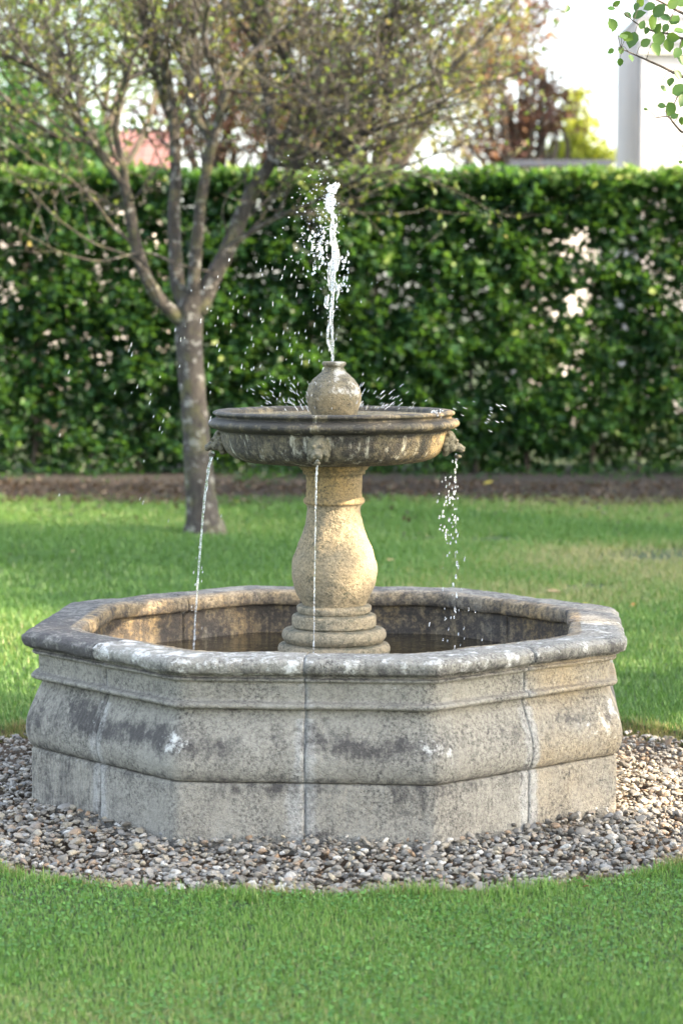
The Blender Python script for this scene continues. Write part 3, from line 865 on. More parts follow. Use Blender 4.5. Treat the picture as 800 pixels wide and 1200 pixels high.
def pnoise(P, s, o=0):
    x, y = P[:, 0] * s + o, P[:, 1] * s + o * .7
    return (np.sin(x * 1.1 + 2 * np.sin(y * .7)) + np.sin(y * 1.3 + 1.6 * np.sin(x * .9 + 1)) + np.sin((x + y) * 2.1 + 3) * .5) / 2.5
mb = MB()
rg = np.random.default_rng(31)
P = lawn_pts(170000, -1.35, 1.35, -3.05, -.7, rg, 1.5)
tall = np.exp(-((np.hypot(P[:, 0], P[:, 1]) - RG - .05) / .05) ** 2)
L_ = rg.uniform(.009, .024, len(P)) * (1 + 1.1 * tall * (pnoise(P, 7) > -.2)) * (1 + .25 * pnoise(P, 3.5))
V, F = blades(P, L_, rg.uniform(.0014, .0040, len(P)), BL3_V, BL3_F, rg, .85)
yel = np.clip(rg.normal(.47, .22, len(P)) + .10 * pnoise(P, 2.2, 3) + .55 * (P[:, 1] < -2.35) * np.clip(-P[:, 0] * .6 + .25, 0, .6) * np.clip(pnoise(P, 1.8, 1) + .6, 0, 1), 0, .98)
mb.add(V, F, np.repeat(yel, 5))
mb.build('grass', M['grass'], kind='stuff', label='short green lawn grass in front of the gravel bed', cat='grass', smooth=False)
mb = MB()
P = lawn_pts(236000, -4.6, 4.6, -.7, BED_Y + .7, rg, 1.7)
P = P[P[:, 1] < BED_Y + .05 + .40 * pnoise(P, 2.6, 1) + rg.exponential(.22, len(P))]
far = (P[:, 1] + .7) / 10
L_ = rg.uniform(.02, .04, len(P)) * (1 + .7 * far); 
V, F = blades(P, L_, rg.uniform(.003, .006, len(P)) * (1 + 2.2 * far), BL1_V, BL1_F, rg)
dry = np.clip(np.exp(-((P[:, 1] - 2.0 - .5 * P[:, 0]) / .45) ** 2) * (P[:, 0] < -.2) * .35, 0, 1)
yel = np.clip(rg.normal(.36, .17, len(P)) + .30 * pnoise(P, .9, 2) + dry + .36 * np.clip(P[:, 0] * .6, 0, 1) * (P[:, 1] > 2.4) * (1 + .6 * pnoise(P, 2.3, 7)), 0, .98)
mb.add(V, F, np.repeat(yel, 3))
mb.build('grass', M['back_grass'], kind='stuff', label='lawn grass behind the fountain up to the hedge bed', cat='grass', smooth=False)
# the lawn goes on to both sides
n = 230000
x = rg.uniform(-7, 7, n); y = rg.uniform(-4.2, BED_Y, n); d = y - CAM[1]
inner = np.where(y < -.7, (abs(x) < 1.35) & (abs(x) < .145 * d + .55) & (y > -3.05), abs(x) < .145 * d + .55)
k_ = ~inner & (np.hypot(x, y) > RG) & (rg.uniform(0, 1, n) < .5 + .5 * (abs(x) < 4))
P = np.stack([x, y], -1)[k_]
V, F = blades(P, rg.uniform(.025, .05, len(P)), rg.uniform(.008, .016, len(P)), BL1_V, BL1_F, rg)
mesh_np('grass', V, F, M['back_grass'], None, {'rnd': np.repeat(np.clip(rg.normal(.4, .2, len(P)) + .2 * pnoise(P, .9, 2), 0, .98), 3)}, kind='stuff', smooth=False, label='lawn grass going on to both sides of the fountain', cat='grass')
# clover and daisies' leaves in the foreground turf
n = 34000
P = lawn_pts(n, -1.35, 1.35, -3.05, -1.0, rg, 1.2)
P = P[(pnoise(P, 4.2, 5) > RNG.normal(-.1, .35, len(P)))]
n = len(P)
P3 = np.stack([P[:, 0], P[:, 1], gz(P[:, 0], P[:, 1]) + rg.uniform(.008, .019, n)], -1)
V, F, a = scatter(P3, rg.uniform(.005, .013, n), rand_rot(n, .6, rg), LEAF_V * np.array([1.5, 1, 1]), LEAF_F, rg.uniform(0, 1, n))
mesh_np('clover', V, F, M['clover'], None, {'rnd': a}, kind='stuff', label='low round clover leaves among the front grass', cat='clover')
# dry fringe at the lip of the gravel bed
n = 24000
a = rg.uniform(0, 2 * pi, n); r = RG + rg.normal(.004, .020, n)
P = np.stack([r * np.sin(a), -r * np.cos(a)], -1)
P = P[(P[:, 1] < .9) | (abs(P[:, 0]) > .8)]
V, F = blades(P, rg.uniform(.02, .055, len(P)), rg.uniform(.0015, .003, len(P)), BL3_V, BL3_F, rg)
mesh_np('dry_grass', V, F, M['dry'], None, {'rnd': np.repeat(rg.uniform(0, 1, len(P)) ** .8, 5)}, kind='stuff', smooth=False, label='dry straw coloured grass fringe round the gravel edge', cat='dry grass')

# leaf-litter bed below the hedge
soil = NM('soil'); c = soil.mix(soil.ramp(soil.noise(12, 6, .7), [(.35, 0), (.65, 1)]), (.008, .006, .005), (.022, .016, .012)); soil.pbr(c, .95, soil.bump(soil.noise(30, 5), .02)); M['soil'] = soil.m
nx = 220
xs = np.linspace(-12, 12, nx)
rows = []
for t_ in np.linspace(0, 1, 8):
    y = BED_Y + (HEDGE_Y + 1.6 - BED_Y) * t_
    rows.append([(x, y + (.26 * math.sin(x * 2.1) + .17 * math.sin(x * 5.3 + 1) + .12 * math.sin(x * 13) if t_ == 0 else 0), .014 + .03 * min(1, t_ * 2.2) - (.012 if t_ == 0 else 0)) for x in xs])
V = np.array(rows).reshape(-1, 3)
i = np.arange(7)[:, None] * nx; j = np.arange(nx - 1)[None]
mesh_np('soil_bed', V, np.stack([i + j, i + j + 1, i + nx + j + 1, i + nx + j], -1).reshape(-1, 4), M['soil'], kind='structure')
n = 9000
x = rg.uniform(-4.5, 4.5, n); y = BED_Y + rg.uniform(-.22, 1.7, n) ** 1.0 + .1 * np.sin(x * 2.1)
P3 = np.stack([x, y, .018 + .03 * np.clip((y - BED_Y) / 1.2, 0, 1) + rg.uniform(0, .03, n)], -1)
V, F, a = scatter(P3, rg.uniform(.03, .065, n), rand_rot(n, .5, rg), LEAF_V, LEAF_F, rg.uniform(0, 1, n))
mesh_np('leaf_litter', V, F, M['litter'], None, {'rnd': a}, kind='stuff', label='brown fallen leaves covering the soil strip below the hedge', cat='leaf litter')

n = 700
x = rg.uniform(-4, 4, n); y = BED_Y - rg.exponential(.8, n)
V, F, a = scatter(np.stack([x, y, .03 + rg.uniform(0, .02, n)], -1), rg.uniform(.03, .06, n), rand_rot(n, .4, rg), LEAF_V, LEAF_F, rg.uniform(0, 1, n))
mesh_np('leaf_litter', V, F, M['litter'], None, {'rnd': a}, kind='stuff', label='scattered brown leaves in the grass along the hedge bed', cat='leaf litter')
cx_ = rg.uniform(-4.5, 4.5, 60); cy_ = HEDGE_Y - rg.exponential(.45, 60) + .25
k_ = rg.integers(0, 60, 5200)
P3 = np.stack([cx_[k_] + rg.normal(0, .16, 5200), cy_[k_] + rg.normal(0, .12, 5200), .04 + abs(rg.normal(0, .085, 5200))], -1)
P3 = P3[(P3[:, 1] > BED_Y + .1) & (rg.uniform(0, 1, 5200) < .4)]; n = len(P3)
V, F, a = scatter(P3, rg.uniform(.03, .07, n), rand_rot(n, .8, rg), LEAF_V, LEAF_F, rg.uniform(0, .3, n))
mesh_np('undergrowth', V, F, M['hedge_leaf'], None, {'rnd': a}, kind='stuff', smooth=False, label='low dark green weeds and ivy along the foot of the hedge', cat='undergrowth')
# single fallen leaves on the lawn
leafm = {}
for nm, cc in (('yellow', (.62, .52, .06)), ('tan', (.42, .27, .13)), ('brown', (.22, .11, .05)), ('orange', (.50, .20, .05))):
    mm = NM('fallen_leaf_' + nm); mm.pbr(mm.mix(mm.noise(60), cc, tuple(x * .7 for x in cc)), .6); leafm[nm] = mm.m
for (px, py, nm, sz, lb) in ((690, 708, 'yellow', .045, 'bright yellow fallen leaf on the grass right of the basin rim'),
                         (640, 694, 'tan', .09, 'long tan fallen leaf on the grass just behind the right rim'),
                         (664, 713, 'orange', .05, 'small orange fallen leaf beside the yellow one'),
                         (520, 667, 'tan', .07, 'tan fallen leaf on the lawn right of the column'),
                         (462, 659, 'tan', .055, 'pale fallen leaf on the lawn near the baluster'),
                         (577, 573, 'yellow', .09, 'yellowish fallen leaf on the dark bed under the hedge'),
                         (142, 1126, 'orange', .012, 'tiny orange fallen leaf in the front grass'),
                         (690, 1038, 'brown', .022, 'small brown fallen leaf at the right gravel edge'),
                         (744, 709, 'orange', .04, 'orange brown fallen leaf near the right photo edge'),
                         (24, 640, 'tan', .06, 'pale fallen leaf on the far left lawn'),
                         (86, 647, 'tan', .05, 'pale fallen leaf on the left lawn before the tree'),
                         (272, 596, 'yellow', .06, 'pale yellow fallen leaf right of the tree foot')):
    g = G(px, py, .03)
    V, F, a = scatter(np.array([[0, 0, 0]]), np.array([sz]), rand_rot(1, .25, rg), LEAFR_V, LEAFR_F, np.array([.5]))
    z = float(gz(g[0], g[1])) + .028 if py > 600 else .09
    if py > 1000: z = .03
    mesh_np('fallen_leaf', V + np.array([g[0], g[1], z]), F, leafm[nm], None, {'rnd': a}, label=lb, cat='fallen leaf', group='single fallen leaves on the lawn')

# ------------------------------------------------------------------ hedge
HX0, HX1, HH = -9.0, 9.0, float(W(400, 197, HEDGE_Y)[2])
hedge = empty('hedge', (0, HEDGE_Y + .4, 0), 'tall clipped beech hedge running across the back of the lawn', 'hedge')
gaps = [(677, 345, 17, 30, 1.2), (680, 285, 16, 24, 1.2), (694, 312, 16, 30, 1.2), (688, 270, 8, 12, .98), (442, 328, 22, 18, .9), (436, 360, 10, 40, .7), (365, 300, 26, 22, .62), (30, 332, 20, 12, .7), (70, 330, 20, 10, .4), (178, 292, 10, 10, .85), (640, 300, 8, 40, .5),
        (730, 280, 22, 24, .45), (575, 440, 20, 14, .5), (555, 450, 8, 14, .8), (795, 480, 10, 40, .9), (310, 440, 14, 12, .7), (120, 325, 8, 40, .5), (15, 300, 6, 60, .6)]
gw = [(W(px, py, HEDGE_Y + .3), sx * .0068, sz * .0068, s) for px, py, sx, sz, s in gaps]
def hedge_pts(n, x0, x1, rng):
    out = []; got = 0
    while got < n:
        m2 = n * 2
        x = rng.uniform(x0, x1, m2); z = rng.uniform(.0, 1, m2) ** .98 * (HH - .02) + .03; y = rng.beta(1.1, 1.5, m2) * .75
        # clumps and dark hollows
        cl_ = np.sin(x * 5.1 + 2 * np.sin(z * 3.1)) * np.sin(z * 6.3 + 1.5 * np.sin(x * 4.2)) + .6 * np.sin(x * 13 + z * 3) * np.sin(z * 15 + 2 * np.sin(x * 6))
        front = .14 + .11 * -cl_
        keep = y > np.clip(front, 0, .3) * (z < HH - .15)
        keep &= rng.uniform(0, 1, m2) < .80 + .26 * cl_ + .22 * np.sin(z * 38 + 4 * np.sin(x * 2.7) + 2 * np.sin(x * 7.1))
        keep &= z < HH + .02 * np.sin(x * 6) + .018 * np.sin(x * 17)
        low = .24 + .12 * np.sin(x * 4.3) * np.sin(x * 1.9) + .05 * np.sin(x * 11)
        keep &= (z > low) | (y > .38)
        
        for c_, sx, sz, s in gw:
            q = ((x - c_[0]) / sx) ** 2 + ((z - c_[2]) / sz) ** 2
            keep &= rng.uniform(0, 1, m2) > s * np.exp(-q * q) * (np.sin(x * 31 + 3 * np.sin(z * 23)) * np.sin(z * 29 + 2 * np.sin(x * 19)) > -.45)
        P = np.stack([x, y + HEDGE_Y, z], -1)[keep]; out.append(P); got += len(P)
    return np.concatenate(out)[:n]
rg = np.random.default_rng(44)
def hedge_leaves(n, x0, x1, s0, s1, TV, TF):
    P = hedge_pts(n, x0, x1, rg)
    R = rand_rot(n, None, rg)
    # lean the leaves so that most blades face outwards and hang a little
    Rb = rand_rot(n, .55, rg)
    R = np.where((rg.uniform(0, 1, n) < .6)[:, None, None], Rb, R)
    rnd = np.clip(rg.normal(.36, .18, n) + .42 * np.exp(-((P[:, 2] - HH) / .10) ** 2) + .14 * np.sin(P[:, 0] * 2.3 + P[:, 2] * 3) + .05 * P[:, 0] / 3, 0, .97)  # sunlight on the top edge put into paler leaf colour
    return scatter(P, rg.uniform(s0, s1, n), R, TV, TF, rnd)
mb = MB()
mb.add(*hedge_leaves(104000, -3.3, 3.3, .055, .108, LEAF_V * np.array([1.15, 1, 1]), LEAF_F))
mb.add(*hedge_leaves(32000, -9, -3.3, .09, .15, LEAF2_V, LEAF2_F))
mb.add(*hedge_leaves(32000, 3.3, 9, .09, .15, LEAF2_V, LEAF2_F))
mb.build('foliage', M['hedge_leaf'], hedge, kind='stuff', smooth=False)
for k in range(36):
    x = HX0 + .3 + k * .5 + rg.uniform(-.08, .08)
    q = catmull([[x, HEDGE_Y + .4, -.02], [x + rg.normal(0, .04), HEDGE_Y + .38, .8], [x + rg.normal(0, .05), HEDGE_Y + .4, 1.6], [x + rg.normal(0, .05), HEDGE_Y + .4, HH - .2]], 4)
    V, F = tube(q, np.linspace(.028, .010, len(q)), 7, .2, k)
    mesh_np('stem', V, F, M['dark_bark'], hedge)
mb = MB()
for k in range(420):
    x = rg.uniform(-3.4, 3.4); z = rg.uniform(.15, HH - .1)
    a = rg.normal(0, 1, 3) * np.array([1, .35, .6]); a /= np.linalg.norm(a); L = rg.uniform(.2, .5)
    p0 = np.array([x, HEDGE_Y + .42, z]); V, F = tube([p0, p0 + a * L * .5 + [0, -.03, .02], p0 + a * L], [.007, .005, .002], 4); mb.add(V, F)
mb.build('twigs', M['dark_bark'], hedge, kind='stuff')

# ------------------------------------------------------------------ trees
def limb_px(lst, w0, w1, y0, y1, n=6):
    """limb from points seen in the photograph, running from depth y0 to y1"""
    L = len(lst)
    P = [W(px, py, y0 + (y1 - y0) * i / (L - 1)) for i, (px, py) in enumerate(lst)]
    P = catmull(P, n)
    m_ = (15.0 / FPX) * .5 * .88
    return P, np.linspace(w0, w1, len(P)) * m_
TY = float(G(240, 629)[1])
tb = G(240, 629)
tree = empty('fruit_tree', (tb[0], TY, 0), 'old lichen covered fruit tree with forked trunk and thin sparse twigs', 'tree')
mb = MB()
P = catmull([W(242, 640, TY), W(240, 622, TY), W(236, 590, TY), W(232, 540, TY), W(228, 480, TY), W(223, 420, TY), W(222, 375, TY), W(226, 345, TY)], 6)
wd = np.interp(np.linspace(0, 1, len(P)), [0, .12, .22, .4, .6, .8, .92, 1], [84, 58, 42, 36, 32, 33, 36, 28])
V, F = tube(P, wd * 15.0 / FPX * .5, 20, .14, 2); mb.add(V, F)
mb.build('trunk', M['bark'], tree)
limbs = []
def LM(lst, w0, w1, dy1, par=True):
    P, R = limb_px(lst, w0, w1, TY, TY + dy1)
    limbs.append((P, R))
    V, F = tube(P, R, 12, .16, len(limbs)); o = mesh_np('limb', V, F, M['bark'], tree)
LM([(224, 385), (205, 368), (188, 352), (172, 325), (160, 290), (153, 250), (146, 216)], 21, 15, -.3)
LM([(222, 375), (210, 340), (206, 300), (204, 255), (206, 205), (204, 150), (198, 100), (188, 60), (172, 25), (164, -25), (158, -80)], 22, 9, .5)
LM([(226, 370), (228, 320), (232, 270), (238, 220), (250, 165), (262, 115), (255, 85), (243, 62)], 20, 10, -.4)
LM([(232, 365), (252, 320), (268, 290), (288, 240), (304, 212), (318, 190)], 27, 18, .1)
def SB(lst, w0, w1, y0, y1):   # sub limb starting off the trunk depth
    P, R = limb_px(lst, w0, w1, TY + y0, TY + y1); limbs.append((P, R))
    V, F = tube(P, R, 9, .18, len(limbs)); mesh_np('limb', V, F, M['bark'], tree)
SB([(147, 218), (125, 190), (105, 162), (92, 138), (72, 105), (45, 82), (20, 70), (-25, 52)], 13, 7, -.3, -.6)
SB([(105, 163), (78, 163), (50, 150), (22, 130), (0, 108), (-30, 85)], 7, 4, -.35, -.8)
SB([(92, 138), (92, 110), (82, 75), (60, 45), (50, 10), (44, -30)], 8, 5, -.4, -.2)
SB([(318, 190), (345, 192), (385, 183), (420, 160), (445, 150)], 14, 7, .1, -.3)
SB([(318, 190), (335, 160), (358, 118), (398, 100), (430, 78), (455, 40), (468, -10)], 18, 8, .1, .5)
SB([(318, 190), (318, 150), (312, 110), (302, 60), (298, 20), (312, -30)], 14, 8, .1, .7)
SB([(345, 110), (350, 105), (330, 60), (318, 30), (305, -10)], 10, 6, .2, .4)
SB([(204, 150), (185, 95), (175, 50), (165, 0), (170, -40)], 11, 7, .3, -.2)
SB([(250, 170), (222, 120), (232, 80), (228, 30), (240, -20)], 12, 7, -.2, .2)
SB([(262, 112), (285, 75), (320, 40), (355, 22), (390, -12)], 11, 5, -.3, .1)
SB([(358, 118), (395, 128), (430, 110), (475, 105), (520, 88), (560, 50), (590, 20)], 9, 4, .2, .1)
SB([(385, 183), (430, 175), (470, 160), (500, 128), (520, 118)], 7, 3, -.1, -.2)
SB([(268, 290), (310, 262), (370, 235), (420, 210), (470, 196), (512, 180)], 8, 3, 0, -.3)
SB([(430, 78), (470, 60), (520, 25), (560, -10)], 7, 4, .3, .5)
SB([(420, 160), (440, 110), (455, 60), (468, 20)], 8, 4, .0, .2)
SB([(160, 290), (130, 262), (110, 235), (75, 205), (40, 190)], 6, 2.5, -.2, -.6)
SB([(188, 352), (172, 320), (150, 300), (110, 285), (75, 262)], 5, 2.5, -.2, -.4)
SB([(252, 320), (210, 310), (170, 296), (120, 306), (85, 300)], 4, 2, 0, -.6)
# twigs off the limbs
rt = random.Random(3)
twb = MB(); leafP = []
def twig(p, d, L, r, depth):
    n = 6; P = [np.array(p)]; d = d / np.linalg.norm(d)
    for k in range(n):
        d = d + np.array([rt.gauss(0, .16), rt.gauss(0, .16), rt.gauss(0, .12) + .03]); d /= np.linalg.norm(d)
        P.append(P[-1] + d * L / n)
        if depth > 0 and rt.random() < .62:
            q = d + np.array([rt.gauss(0, .75), rt.gauss(0, .75), rt.gauss(.12, .55)])
            twig(P[-1], q, L * rt.uniform(.35, .75), r * .62, depth - 1)
        if rt.random() < .13: leafP.append(P[-1] + np.array([rt.gauss(0, .02) for _ in range(3)]))
    V, F = tube(P, np.linspace(r, r * .35, n + 1), 4 if r < .005 else 5); twb.add(V, F)
for li_, (P, R) in enumerate(limbs):
    n = len(P)
    cnt = {0: 4, 1: 15, 2: 8, 3: 5}.get(li_, 18)
    if li_ > 18: cnt = 5
    for _ in range(cnt):
        k = rt.randrange(int(n * (.35 if li_ < 4 else .1)), n - 1)
        if P[k][2] < 1.9: continue
        t = P[k + 1] - P[k]; t /= np.linalg.norm(t)
        d = t * .8 + np.array([rt.gauss(0, .6), rt.gauss(0, .6), rt.gauss(.15, .5)])
        twig(P[k], d, rt.uniform(.35, 1.0), max(.004, min(.010, R[k] * .5)), 2)
    twig(P[-1], P[-1] - P[-2], .7, max(.004, R[-1] * .9), 2)
twb.build('twigs', M['bark'], tree, kind='stuff')
leafP = np.array(leafP); leafP = leafP[:int(len(leafP) * 1)]
n = len(leafP)
V, F, a = scatter(leafP, rg.uniform(.028, .055, n), rand_rot(n, None, rg), LEAF_V * np.array([1.25, 1, 1]), LEAF_F, np.clip(rg.beta(1.6, 2.6, n), 0, 1))
mesh_np('leaves', V, F, M['appleleaf'], tree, {'rnd': a}, kind='stuff', smooth=False)

def crown_pts(blobs, n, rng, clump=.22, shell=.55):
    """leaf positions gathered in clumps inside ellipsoid blobs (cx,cy,cz,rx,ry,rz)"""
    vol = np.array([b[3] * b[4] * b[5] for b in blobs]); vol = vol / vol.sum()
    nc = max(20, n // 55)
    out = []
    for b, v in zip(blobs, vol):
        k = max(4, int(nc * v))
        d = rng.normal(size=(k, 3)); d /= np.linalg.norm(d, axis=1)[:, None]
        rr = rng.uniform(shell ** 3, 1, k) ** (1 / 3)
        c = d * rr[:, None] * np.array(b[3:6]) * (1 + .18 * np.sin(d[:, 0] * 5 + d[:, 2] * 7))[:, None] + np.array(b[:3])
        per = int(n * v / k)
        sc = clump * rng.uniform(.6, 1.4, k)
        p = c[:, None] + rng.normal(size=(k, per, 3)) * sc[:, None, None] * np.array([1, 1, .6])
        out.append(p.reshape(-1, 3))
    return np.concatenate(out)
def big_tree(name, base, trunk_h, blobs, n, size, mat, label, cat='tree', group=None, seed=1, clump=.3, r=.18, shell=.5, rr=(0, 1)):
    rng_ = np.random.default_rng(seed)
    e_ = empty(name, (base[0], base[1], 0), label, cat, group)
    top = np.array([base[0] + rng_.normal(0, .15), base[1], trunk_h])
    q = catmull([[base[0], base[1], -.05], [base[0] + rng_.normal(0, .08), base[1], trunk_h * .5], top], 6)
    V, F = tube(q, np.linspace(r, r * .6, len(q)), 10, .15, seed); mesh_np('trunk', V, F, M['dark_bark'], e_)
    mb = MB()
    for b in blobs:
        for _ in range(4):
            d = rng_.normal(0, .4, 3); t_ = np.array(b[:3]) + d * np.array(b[3:6])
            mid = (top + t_) / 2 + rng_.normal(0, .25, 3)
            q = catmull([top - [0, 0, .3], mid, t_], 5)
            V, F = tube(q, np.linspace(r * .4, .012, len(q)), 6, .1, seed); mb.add(V, F)
    mb.build('branches', M['dark_bark'], e_)
    P = crown_pts(blobs, n, rng_, clump, shell)
    k = len(P)
    V, F, a = scatter(P, rng_.uniform(size * .7, size * 1.3, k), rand_rot(k, None, rng_), LEAF2_V, LEAF2_F, np.clip(rr[0] + (rr[1] - rr[0]) * rng_.beta(2, 2, k), 0, 1))
    mesh_np('foliage', V, F, mat, e_, {'rnd': a}, kind='stuff', smooth=False)
    return e_
M['far_green'] = leaf_mat('far_green_leaf', [(.02, .05, .014), (.045, .095, .022), (.08, .14, .03), (.16, .21, .05)], .5, .5, (.34, .42, .06))
M['far_gold'] = leaf_mat('far_gold_leaf', [(.035, .045, .02), (.08, .085, .03), (.15, .14, .045), (.30, .25, .11)], .45, .5, (.34, .32, .09))
M['far_copper'] = leaf_mat('far_copper_leaf', [(.045, .022, .026), (.09, .045, .04), (.17, .09, .06), (.30, .19, .11)], .4, .5, (.36, .18, .08))
M['far_lime'] = leaf_mat('far_lime_leaf', [(.15, .22, .03), (.28, .34, .04), (.40, .44, .06)], .5, .5, (.6, .6, .08))
def B(px, py, y, rx, ry, rz):
    p = W(px, py, y); return (p[0], p[1], p[2], rx, ry, rz)
big_tree('leafy_tree', W(60, 400, 21)[:2], 2.6, [B(60, 40, 21, 1.6, 1.4, .9), B(125, 60, 22, .9, .9, .8), B(-60, 110, 21, 1.4, 1.2, 1.0), B(20, -70, 21, 1.8, 1.5, 1.0)], 11500, .085, M['far_green'], 'loose light green tree behind the hedge with sky showing through', seed=3, clump=.32)
big_tree('dark_shrub', W(40, 400, 17.5)[:2], 2.0, [B(25, 165, 17.5, .75, .6, .42), B(-50, 150, 17.5, .8, .7, .6), B(70, 178, 17.5, .35, .5, .3)], 8500, .08, M['hedge_leaf'], 'dark evergreen shrub rising over the hedge at far left', 'shrub', seed=4, clump=.16, r=.06, rr=(0, .55))
big_tree('golden_tree', W(440, 400, 24)[:2], 3.0, [B(430, 80, 24, 1.5, 1.5, 1.1), B(340, 70, 25, 1.3, 1.3, 1.2), B(520, 50, 24, .9, 1.2, .7), B(480, 130, 24, .8, 1, .4), B(380, -80, 24, 2.4, 1.8, 1.5), B(420, 170, 24, 1.0, .8, .3)], 12500, .085, M['far_gold'], 'broad sunlit golden green tree behind the hedge centre', seed=5, clump=.3, r=.22, shell=.35)
big_tree('copper_tree', W(600, 400, 29)[:2], 3.0, [B(600, 150, 29, .55, .7, .55), B(630, 105, 29, .38, .5, .28), B(645, 128, 29, .35, .5, .25), B(565, 165, 29, .5, .6, .35), B(560, 60, 29, .75, .8, .8), B(610, 20, 29, .4, .6, .5)], 5200, .10, M['far_copper'], 'copper leaved tree with dark maroon foliage left of the white house', seed=6, clump=.2, shell=.3)
big_tree('lime_conifer', W(672, 400, 33)[:2], 2.5, [B(672, 165, 33, .30, .35, .45), B(678, 130, 33, .2, .25, .4), B(700, 183, 33, .35, .3, .16), B(650, 185, 33, .35, .3, .2)], 3200, .09, M['far_lime'], 'narrow yellow green tree beside the white house', seed=7, clump=.13, r=.08)
big_tree('brown_tree', W(270, 400, 27)[:2], 3.2, [B(265, 120, 27, 1.2, 1.2, .9), B(350, 150, 27, 1.3, 1.2, .7), B(270, 10, 27, 1.4, 1.2, .8)], 11000, .095, M['far_copper'], 'brownish shaded tree behind the forked trunk', seed=8, clump=.28, shell=.3, rr=(0, .8))

# unseen trees added at right, crowns shaped to shade basin, lawn and hedge
hx, hy = math.sin(SUN_AZ), math.cos(SUN_AZ)
def sunward(x, y, z, d): return (x + hx * d, y + hy * d, z + d * math.tan(SUN_EL))
def shade_blob(p, along, z, r):
    """point seen along the sun from the ground line p (distance across the sun direction) """
    px_, py_ = -hy * -1, 0
    ax, ay = hy * -1, hx          # unit vector across the light
    x = ax * p + hx * along; y = ay * p + hy * along
    return (x, y, z + along * math.tan(SUN_EL), r[0], r[1], r[2])
big_tree('shade_tree', (5.6, -5.6), 2.6, [shade_blob(-1.0, 6.6, .35, (.62, .7, .62))] + 3 * [ shade_blob(-.62, 7.0, .05, (.42, .5, .5)), shade_blob(-.5, 6.4, -.2, (.3, .4, .3)), shade_blob(.02, 6.7, 1.40, (.4, .34, .17)), shade_blob(1.05, 6.8, .50, (.5, .5, .45)), shade_blob(.72, 6.6, .74, (.26, .22, .30)), shade_blob(.74, 7.0, .66, (.26, .22, .30)), shade_blob(1.7, 7.2, .1, (.6, .6, .4))] + [shade_blob(-1.0, 6.0, 1.0, (.5, .5, .4)), shade_blob(-1.75, 6.6, .1, (1.3, 1.35, 1.0)), shade_blob(-1.5, 6.3, -1.2, (1.1, 1.2, .7)), shade_blob(-2.8, 6.6, -.4, (1.5, 1.4, 1.1)), shade_blob(-1.2, 6.6, .9, (.8, .8, .6)),
         shade_blob(-2.2, 6.8, 1.2, (1.3, 1.2, .8)), shade_blob(-3.6, 6.4, -.6, (1.5, 1.4, 1.2))], 36000, .12, M['far_green'], 'unseen large leafy tree added right of the camera to shade the front lawn', seed=11, clump=.22, shell=.0)
big_tree('shade_tree', (9.2, 6.6), 3.5, [shade_blob(11.0, 9, 1.1, (2.4, 2.4, 1.6)), shade_blob(8.6, 9, 1.0, (1.6, 1.8, 1.3)), shade_blob(13.2, 9, 1.0, (2, 2, 1.5)), shade_blob(9.6, 9, .3, (2.2, 2, 1.0)), shade_blob(8.8, 9, -.5, (2.4, 1.2, 1.2)), shade_blob(8.4, 8.5, -1.2, (2.2, .9, .7)), shade_blob(8.6, 8.5, .6, (2.0, .9, .8))], 29000, .14, M['far_green'], 'unseen leafy tree added right of the back lawn to shade the hedge', seed=12, clump=.3, shell=.1)
big_tree('shade_tree', (8.8, 0.6), 2.6, [shade_blob(2.4, 8, -.75, (1.2, .9, .5)), shade_blob(4.0, 8, -.8, (1.5, 1.0, .5)), shade_blob(5.6, 8, -.6, (1.5, 1.0, .6)), shade_blob(3.3, 8, .4, (.7, .6, .35)), shade_blob(4.7, 8, .8, (1.0, .9, .9)), shade_blob(6.4, 8, .9, (1.3, 1.2, 1.2)), shade_blob(6.8, 8, 2.4, (1.1, 1.2, .9)), shade_blob(6.2, 7.5, .1, (.8, .8, .8))], 19000, .12, M['far_green'], 'unseen open crowned young tree added right of the fountain lawn to shade it', seed=13, clump=.3, shell=.0, r=.09)

# overhanging branch of a round-leaved tree standing outside the frame
ot = empty('pear_tree', (2.5, .3, 0), 'round leaved tree at right whose leafy branch hangs into the top corner', 'tree')
q = catmull([[2.5, .3, -.05], [2.46, .3, 1.0], [2.5, .28, 2.0], [2.6, .3, 3.0]], 6); V, F = tube(q, np.linspace(.09, .05, len(q)), 12, .12, 1); mesh_np('trunk', V, F, M['bark'], ot)
def PW(px, py, y): return W(px, py, y)
bl = []
def br(pts, r0, r1, name='branch'):
    q = catmull(pts, 6); V, F = tube(q, np.linspace(r0, r1, len(q)), 7, .15, len(bl)); mesh_np(name, V, F, M['dark_bark'], ot); bl.append(q); return q
br([[2.49, .3, 1.9], [2.1, .2, 2.2], PW(960, 150, .1), PW(845, 106, .05), PW(800, 90, 0), PW(770, 76, 0), PW(745, 65, 0), PW(727, 57, -.02)], .010, .0012)
br([[2.5, .3, 2.2], [2.0, .1, 2.5], PW(880, 60, .0), PW(830, 28, .0), PW(800, 16, 0), PW(775, 3, 0), PW(745, -12, 0)], .011, .0015)
br([PW(845, 103, .05), PW(815, 150, .02), PW(800, 155, 0), PW(790, 146, 0), PW(782, 137, -.02), PW(768, 138, -.02)], .006, .0012)
br([PW(830, 28, 0), PW(805, 45, .03), PW(785, 40, .03), PW(760, 35, .03), PW(742, 25, .03), PW(725, 10, 0)], .005, .0012)
br([PW(845, 103, .05), PW(820, 128, .05), PW(800, 108, .02), PW(790, 120, .02), PW(788, 128, .02)], .004, .0010)
